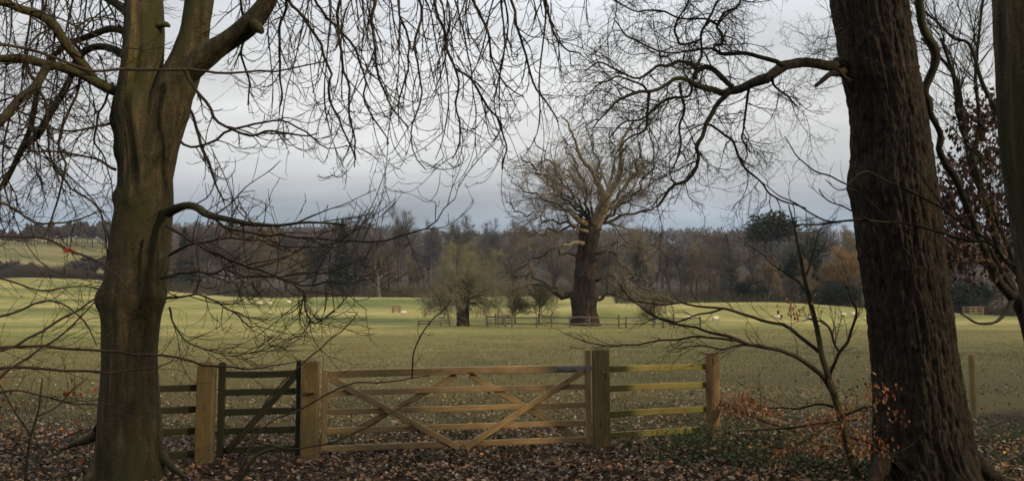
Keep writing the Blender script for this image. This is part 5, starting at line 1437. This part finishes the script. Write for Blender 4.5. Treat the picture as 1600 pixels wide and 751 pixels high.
def leafy_sapling():
    d = 9.7; r = np.random.default_rng(79); P0 = at(1342, 790, 9.4); p = np.array([P0[0], P0[1], 0.0])
    t = thing('sapling', 'slender forked sapling with copper leaves and long level twigs right of the round post', 'sapling', p)
    stem = [(1352, 800, 15), (1338, 745, 13), (1326, 700, 12), (1313, 650, 11), (1303, 615, 11), (1295, 590, 9.5), (1284, 555, 8.5), (1278, 520, 8), (1268, 480, 7.5), (1258, 440, 6), (1250, 400, 5), (1240, 350, 3), (1232, 320, 2)]
    m = MB(); P, R = spline(dpt(stem, d - .3, d + .2), 60); limb(m, P, R, 12, .12, 12, .003); m.build('stem', M['bark_limb'], t)
    rows = [([(1300, 607, 8), (1288, 590, 8), (1268, 572, 7.5), (1250, 556, 7), (1225, 549, 6), (1200, 545, 6), (1168, 536, 5.5), (1130, 522, 5), (1100, 514, 4), (1060, 505, 3.5), (1020, 492, 3), (985, 470, 2), (965, 440, 1.4)], 0, -.8),
            ([(1283, 552, 6), (1265, 532, 6), (1240, 518, 5.5), (1205, 503, 5), (1165, 492, 4.5), (1130, 480, 4), (1085, 476, 3.5), (1045, 474, 3), (1000, 470, 2), (960, 462, 1.4)], 0, .4),
            ([(1297, 592, 5), (1303, 570, 5), (1312, 548, 5), (1325, 528, 4.5), (1335, 505, 4), (1337, 485, 3.5), (1328, 465, 3), (1318, 440, 2)], 0, -.3),
            ([(1168, 536, 4), (1140, 530, 4), (1110, 524, 3.5), (1060, 528, 3), (1010, 534, 2.6), (960, 538, 2.2), (925, 533, 1.6), (890, 528, 1.2)], -.4, -.9),
            ([(1200, 545, 4), (1160, 538, 3.5), (1130, 545, 3), (1095, 540, 2.4), (1060, 545, 1.6)], -.3, -.1),
            ([(1130, 480, 3.5), (1100, 488, 3), (1060, 500, 2.6), (1030, 496, 2), (1000, 510, 1.4)], .2, .6),
            ([(1312, 550, 4), (1300, 520, 3.5), (1285, 505, 3), (1262, 496, 2)], 0, .4),
            ([(1318, 655, 5), (1345, 640, 3.5), (1370, 632, 2.5), (1390, 615, 1.6)], -.2, -.8),
            ([(1322, 680, 5), (1350, 690, 3.5), (1380, 700, 2.5), (1402, 715, 1.6)], -.3, -.8),
            ([(1310, 640, 5), (1280, 632, 3.5), (1240, 640, 3), (1200, 636, 2.5), (1165, 628, 2), (1130, 634, 1.4)], -.1, .3),
            ([(1315, 660, 4), (1290, 668, 3), (1250, 690, 2.5), (1215, 700, 1.6)], -.3, -.7),
            ([(1262, 460, 4), (1245, 440, 3), (1215, 420, 2.4), (1190, 396, 1.8), (1160, 380, 1.3)], .1, .5),
            ([(1255, 430, 4), (1270, 400, 3), (1276, 370, 2), (1290, 345, 1.3)], .1, .3)]
    TP, TR = zip(*[spline(dpt(q, d + a, d + b), 24) for q, a, b in rows])
    TP = jitter_line(np.stack(TP), .03, 29); TR = np.stack(TR); cm = MB(); tubes(cm, TP, TR, 7)
    lev = lambda t: np.array([0, 0, .02])
    twig_levels(cm, TP, TR, r, 11, .4, 5, .5, 0, trop=lev, abs1=(.18, .65), abs2=(.06, .25), ang=.6, wig=.18, minr=.0018)
    cm.build('crown', M['twig'], t)
    cl = np.array([(1150, 640), (1170, 632), (1190, 640), (1135, 634), (1205, 650), (1290, 650), (1270, 665), (1310, 670), (1345, 650), (1365, 690), (1385, 705), (1330, 690), (1250, 690), (1230, 700), (1370, 612), (1385, 618), (1340, 610), (1300, 600), (1240, 486), (1255, 490), (1235, 482), (1320, 640), (1350, 705), (1330, 560), (1215, 712), (1285, 702), (1400, 650), (1180, 612)])
    wt = np.array([6, 6, 5, 3, 3, 4, 4, 5, 4, 6, 6, 5, 2, 2, 4, 4, 2, 1, 1.5, 1.5, 1.2, 4, 5, .6, 4, 4, 2, 2]); n = 1200
    k = r.choice(len(cl), n, p=wt / wt.sum()); q = cl[k] + r.normal(0, 1, (n, 2)) * np.array([12, 9])
    C = at(q[:, 0], q[:, 1], d + r.uniform(-.9, .4, n)); C[:, 2] = np.maximum(C[:, 2], .05)
    pal = np.array([(.40, .15, .052), (.29, .10, .036), (.48, .25, .10), (.20, .068, .030)])[r.integers(0, 4, n)] * r.uniform(.6, 1.2, (n, 1))
    lm = MB(); leaf_quads(lm, C, r.uniform(.030, .062, n), r.uniform(0, 6.28, n), r.uniform(.5, 2.2, n), r.normal(0, .5, n), r.uniform(.05, .25, n), pal); lm.build('leaves', M['leaf'], t)


leafy_sapling()
edge_sapling('bare sapling behind the edge trunk whose twigs cross the ridged trunk', [(1680, 820, 16), (1660, 640, 13), (1640, 520, 11), (1610, 440, 8), (1560, 400, 6)],
             [([(1640, 500, 7), (1560, 395, 6), (1500, 372, 6), (1430, 352, 5.5), (1380, 346, 5.5), (1335, 344, 5), (1290, 348, 4.5), (1255, 350, 3.5), (1225, 352, 2.4), (1190, 348, 1.6)], 0, -.6),
              ([(1560, 395, 6), (1480, 330, 4.5), (1400, 290, 4), (1352, 266, 4), (1326, 286, 3.5)], 0, -.4),
              ([(1330, 290, 3.5), (1300, 275, 3.5), (1275, 268, 3.5), (1258, 255, 3), (1240, 240, 2.6), (1224, 214, 1.8)], -.4, -.6),
              ([(1345, 344, 4.5), (1300, 345, 4), (1265, 330, 3.5), (1230, 310, 3), (1205, 296, 2.2), (1185, 280, 1.6)], -.4, -.5),
              ([(1370, 350, 4), (1335, 332, 3.5), (1300, 315, 3), (1283, 300, 2.5), (1280, 296, 1.6)], -.3, -.6),
              ([(1400, 350, 3), (1340, 300, 2.6), (1310, 296, 2.2), (1290, 280, 1.6)], -.4, -.6),
              ([(1480, 330, 3), (1420, 250, 2.5), (1390, 200, 2), (1372, 170, 1.4)], -.2, -.5)], 504, 0, 3, depth=7.9, ab=(.06, .3), thin=.75, mat='twig_oak')

# fallen branch behind the round post
m = MB(); P, R = spline([(1105, 622, 12.6, 9), (1125, 627, 12.3, 11), (1150, 636, 12.0, 12), (1185, 650, 11.7, 12), (1220, 662, 11.4, 12), (1245, 672, 11.2, 9)], 26); limb(m, P, R, 12, .15, 4, .003)
P2, R2 = spline([(1170, 672, 11.1, 4), (1230, 668, 10.9, 7), (1290, 660, 10.7, 8), (1340, 655, 10.6, 6)], 26); P2[:, 2] = np.maximum(P2[:, 2], .02)
tag(m.build('fallen_branch', M['log'], origin=P[0]), 'pale fallen branch lying from the round post towards the sapling', 'branch')
m = MB(); limb(m, P2, R2 * .6, 10, .3, 5, .004); tag(m.build('fallen_branch', M['twig_oak'], origin=P2[0]), 'dark fallen branch lying behind the sapling foot', 'branch')

# ------------------------------------------------------------------ fallen leaves, grass, brambles
def litter():
    r = np.random.default_rng(1001); m = MB()
    def batch(n, x0, x1, y0, y1, s0, s1, dens=None, pale=.25, lift=.03, tl=.45):
        x = r.uniform(x0, x1, n); y = r.uniform(y0, y1, n)
        if dens is not None:
            k = r.random(n) < dens(x, y); x, y = x[k], y[k]
        n = len(x); z = height(x, y) + .03 + r.random(n) * lift
        pal = np.array([(.150, .078, .036), (.105, .056, .032), (.205, .120, .060), (.070, .040, .026), (.27, .13, .05), (.130, .088, .056)])
        c = pal[r.integers(0, len(pal), n)] * r.uniform(.55, 1.25, (n, 1))
        pk = r.random(n) < pale; c[pk] = np.array([(.30, .225, .155)]) * r.uniform(.6, 1.2, (pk.sum(), 1))
        ok = r.random(n) < .02; c[ok] = np.array([(.50, .21, .065)]) * r.uniform(.7, 1.1, (ok.sum(), 1))
        leaf_quads(m, np.stack([x, y, z], -1), r.uniform(s0, s1, n), r.uniform(0, 6.28, n), r.normal(0, tl, n), r.normal(0, tl, n), r.uniform(.02, .22, n), c)
    batch(36000, -8.5, 8.5, 7.2, 13.4, .035, .09, lambda x, y: np.clip(1 - .5 * sstep(11.2, 13.2, y), 0, 1) * (1 - .75 * np.exp(-((x + 3.15) / .5) ** 2 - ((y - 10.6) / 1.1) ** 2)) * (.7 + .3 * (fbm(np.stack([x * .9, y * .9, 0 * x], -1), 4, 3) > -.1)), .13, .04, .5)
    batch(26000, -10, 14, 13.0, 20, .035, .075, lambda x, y: .75 - .45 * sstep(14, 19, y), .30, .02)
    batch(18000, -24, 26, 18, 46, .04, .085, lambda x, y: .8 - .6 * sstep(22, 40, y), .40, .02)
    tag(m.build('fallen_leaves', M['litter']), 'brown fallen leaves strewn over the ground', 'fallen leaves', kind='stuff')


litter()


def grass():
    r = np.random.default_rng(1002); m = MB()
    def batch(n, y0, y1, xw, h0, h1, w, dens, cols):
        y = y0 + (y1 - y0) * r.random(n); x = r.uniform(-1, 1, n) * xw * y
        k = r.random(n) < dens(x, y); x, y = x[k], y[k]; n = len(x); z = height(x, y) + .0
        h = r.uniform(h0, h1, n); a = r.uniform(0, 6.28, n); ln = r.normal(0, .45, (n, 2)) * h[:, None]
        B = np.stack([x, y, z], -1); sd = np.stack([np.cos(a), np.sin(a), 0 * a], -1) * w * .5
        T = B + np.stack([ln[:, 0], ln[:, 1], h], -1)
        c = np.array(cols)[r.integers(0, len(cols), n)] * r.uniform(.6, 1.25, (n, 1))
        m.add(np.stack([B - sd, B + sd, T], 1).reshape(-1, 3), tris=np.arange(n * 3).reshape(-1, 3), col=np.repeat(c, 3, 0))
    cl = [(.125, .115, .036), (.165, .14, .052), (.095, .105, .026), (.20, .16, .075)]
    pat = lambda x, y: fbm(np.stack([x * .55, y * .4, 0 * x], -1), 61, 3)
    batch(60000, 11.3, 18, .72, .03, .085, .010, lambda x, y: np.clip(sstep(11.6, 15, y) * .6 + pat(x, y) * 1.1, 0, 1), cl)
    batch(60000, 16, 34, .70, .03, .08, .016, lambda x, y: .7 + .5 * pat(x, y), cl)
    batch(45000, 32, 78, .68, .03, .08, .030, lambda x, y: .9 - .35 * sstep(50, 78, y), [(.16, .145, .045), (.20, .17, .062), (.14, .15, .04), (.25, .20, .09)])
    # fresh tufts round the gate and on the right
    g2 = [(.065, .10, .024), (.09, .12, .028), (.048, .08, .02)]
    batch(26000, 8.6, 12.9, .72, .05, .16, .009, lambda x, y: np.clip(fbm(np.stack([x * .9, y * 1.1, 0 * x], -1), 63, 3) * 2.2 - .35 + .55 * sstep(1.0, 3.0, x), 0, .9), g2)
    batch(9000, 11.8, 14.5, .5, .03, .09, .010, lambda x, y: np.clip(fbm(np.stack([x * .5, y * .9, 0 * x], -1), 64, 3) * 2.5 + .1, 0, 1), g2)
    tag(m.build('grass', M['blade']), 'short rough winter grass', 'grass', kind='stuff')


grass()


def bramble():
    r = np.random.default_rng(1003); m = MB()
    cs = np.array([(1010, 650, 11.0), (1085, 640, 11.7), (1060, 690, 10.6), (1140, 680, 10.6), (1190, 690, 10.4), (1210, 650, 11.0), (1250, 690, 10.3), (1180, 720, 9.9), (1290, 700, 10.0), (1110, 610, 12.2), (1400, 650, 11), (1170, 600, 12.5), (1330, 705, 10.1), (1395, 700, 10.4), (1570, 640, 12.2), (1592, 690, 10.6), (1545, 610, 13.4)])
    wt = np.array([2, 7, 3, 5, 4, 3, 3, 1.5, 2, 3, 1, 2, 3, 2, 3, 3, 2]); n = 2300
    k = r.choice(len(cs), n, p=wt / wt.sum()); X = (cs[k, 0] - 800) / F * cs[k, 2] + r.normal(0, .22, n); Y = cs[k, 2] + r.normal(0, .3, n)
    Z = np.abs(r.normal(0, .17, n)) + .04
    c = np.array([(.050, .085, .024), (.034, .060, .020), (.075, .105, .030), (.065, .07, .022)])[r.integers(0, 4, n)] * r.uniform(.6, 1.3, (n, 1))
    leaf_quads(m, np.stack([X, Y, Z], -1), r.uniform(.03, .065, n), r.uniform(0, 6.28, n), r.normal(0, .7, n), r.normal(0, .5, n), r.uniform(.05, .2, n), c, aspect=.75)
    S = np.stack([X[:260], Y[:260], 0 * X[:260]], -1)
    A, B = grow(S, norm(r.normal(0, .6, (260, 3)) + np.array([0, 0, 1])), r.uniform(.3, .9, 260), np.full(260, .003), k=7, wig=.2, trop=lambda t: np.array([0, 0, -.25 * t]), rng=r); tubes(m, A, B, 3, col=(.08, .055, .03))
    tag(m.build('undergrowth', M['leaf']), 'low green bramble growing round the foot of the round post', 'bramble', kind='stuff')
    # dead stalks and twigs lying in the litter
    m = MB(); n = 340; X = r.uniform(-6.5, 6.5, n); Y = r.uniform(8.6, 12.4, n)
    a = r.uniform(0, 6.28, n); A, B = grow(np.stack([X, Y, .05 + .04 * r.random(n)], -1), np.stack([np.cos(a), np.sin(a), r.normal(0, .08, n)], -1), r.uniform(.15, .9, n), r.uniform(.002, .006, n), k=6, wig=.12, rng=r)
    A[..., 2] = np.maximum(A[..., 2], .03)
    tubes(m, A, B, 4, col=np.array((1, 1, 1)) * r.uniform(.8, 3.2, (n, 1)))
    tag(m.build('fallen_twigs', M['twig']), 'thin dead twigs scattered on the leaf litter', 'twigs', kind='stuff')


bramble()


# the wood the picture was taken from: it stands behind the viewer and keeps the low sun off the near ground
def wood_behind():
    r = np.random.default_rng(1004); m = MB()
    n = 125; Y = r.uniform(-44, 22, n); X = np.where(Y < -5, r.uniform(-26, 46, n), 17 + .8 * np.clip(Y, 0, 99) + r.uniform(0, 32, n))
    sx_, sy_ = math.sin(SUN_AZ), math.cos(SUN_AZ)
    track = (X - 2.55) * sy_ - (Y - 12.1) * sx_            # distance from the line of sun that falls on the rails by the round post
    keep = np.abs(track) > 2.6; X, Y = X[keep], Y[keep]; n = len(X); h = r.uniform(9, 16, n)
    P, R = grow(np.stack([X, Y, 0 * X - .2], -1), np.repeat([[0, 0, 1.]], n, 0), h, r.uniform(.12, .3, n), k=8, wig=.04, trop=lambda t: np.array([0, 0, .08]), rng=r); tubes(m, P, R, 7, col=(.06, .05, .035))
    s, d, l, rd = spawn(P, R, h, 16, ang=1.0, tmin=.2, lr=.42, rr=.5, rng=r); A, B = grow(s, d, l, rd, k=6, wig=.15, trop=lambda t: np.array([0, 0, .08]), rng=r); tubes(m, A, B, 4, col=(.06, .05, .035))
    s, d, l, rd = spawn(A, B, lens(A), 9, ang=.8, lr=.6, rr=.6, rng=r); A, B = grow(s, d, l, np.maximum(rd, .02), k=4, wig=.2, rng=r); tubes(m, A, B, 3, col=(.06, .05, .035))
    s, d, l, rd = spawn(A, B, lens(A), 5, ang=.8, lr=.7, rr=.7, rng=r); A, B = grow(s, d, l, np.maximum(rd, .03), k=3, wig=.2, rng=r); tubes(m, A, B, 3, col=(.06, .05, .035))
    tag(m.build('woodland', M['twig_far']), 'bare wood standing behind the viewpoint', 'woodland', kind='stuff')


wood_behind()

for o in scene.objects:
    if '_org' in o: del o['_org']
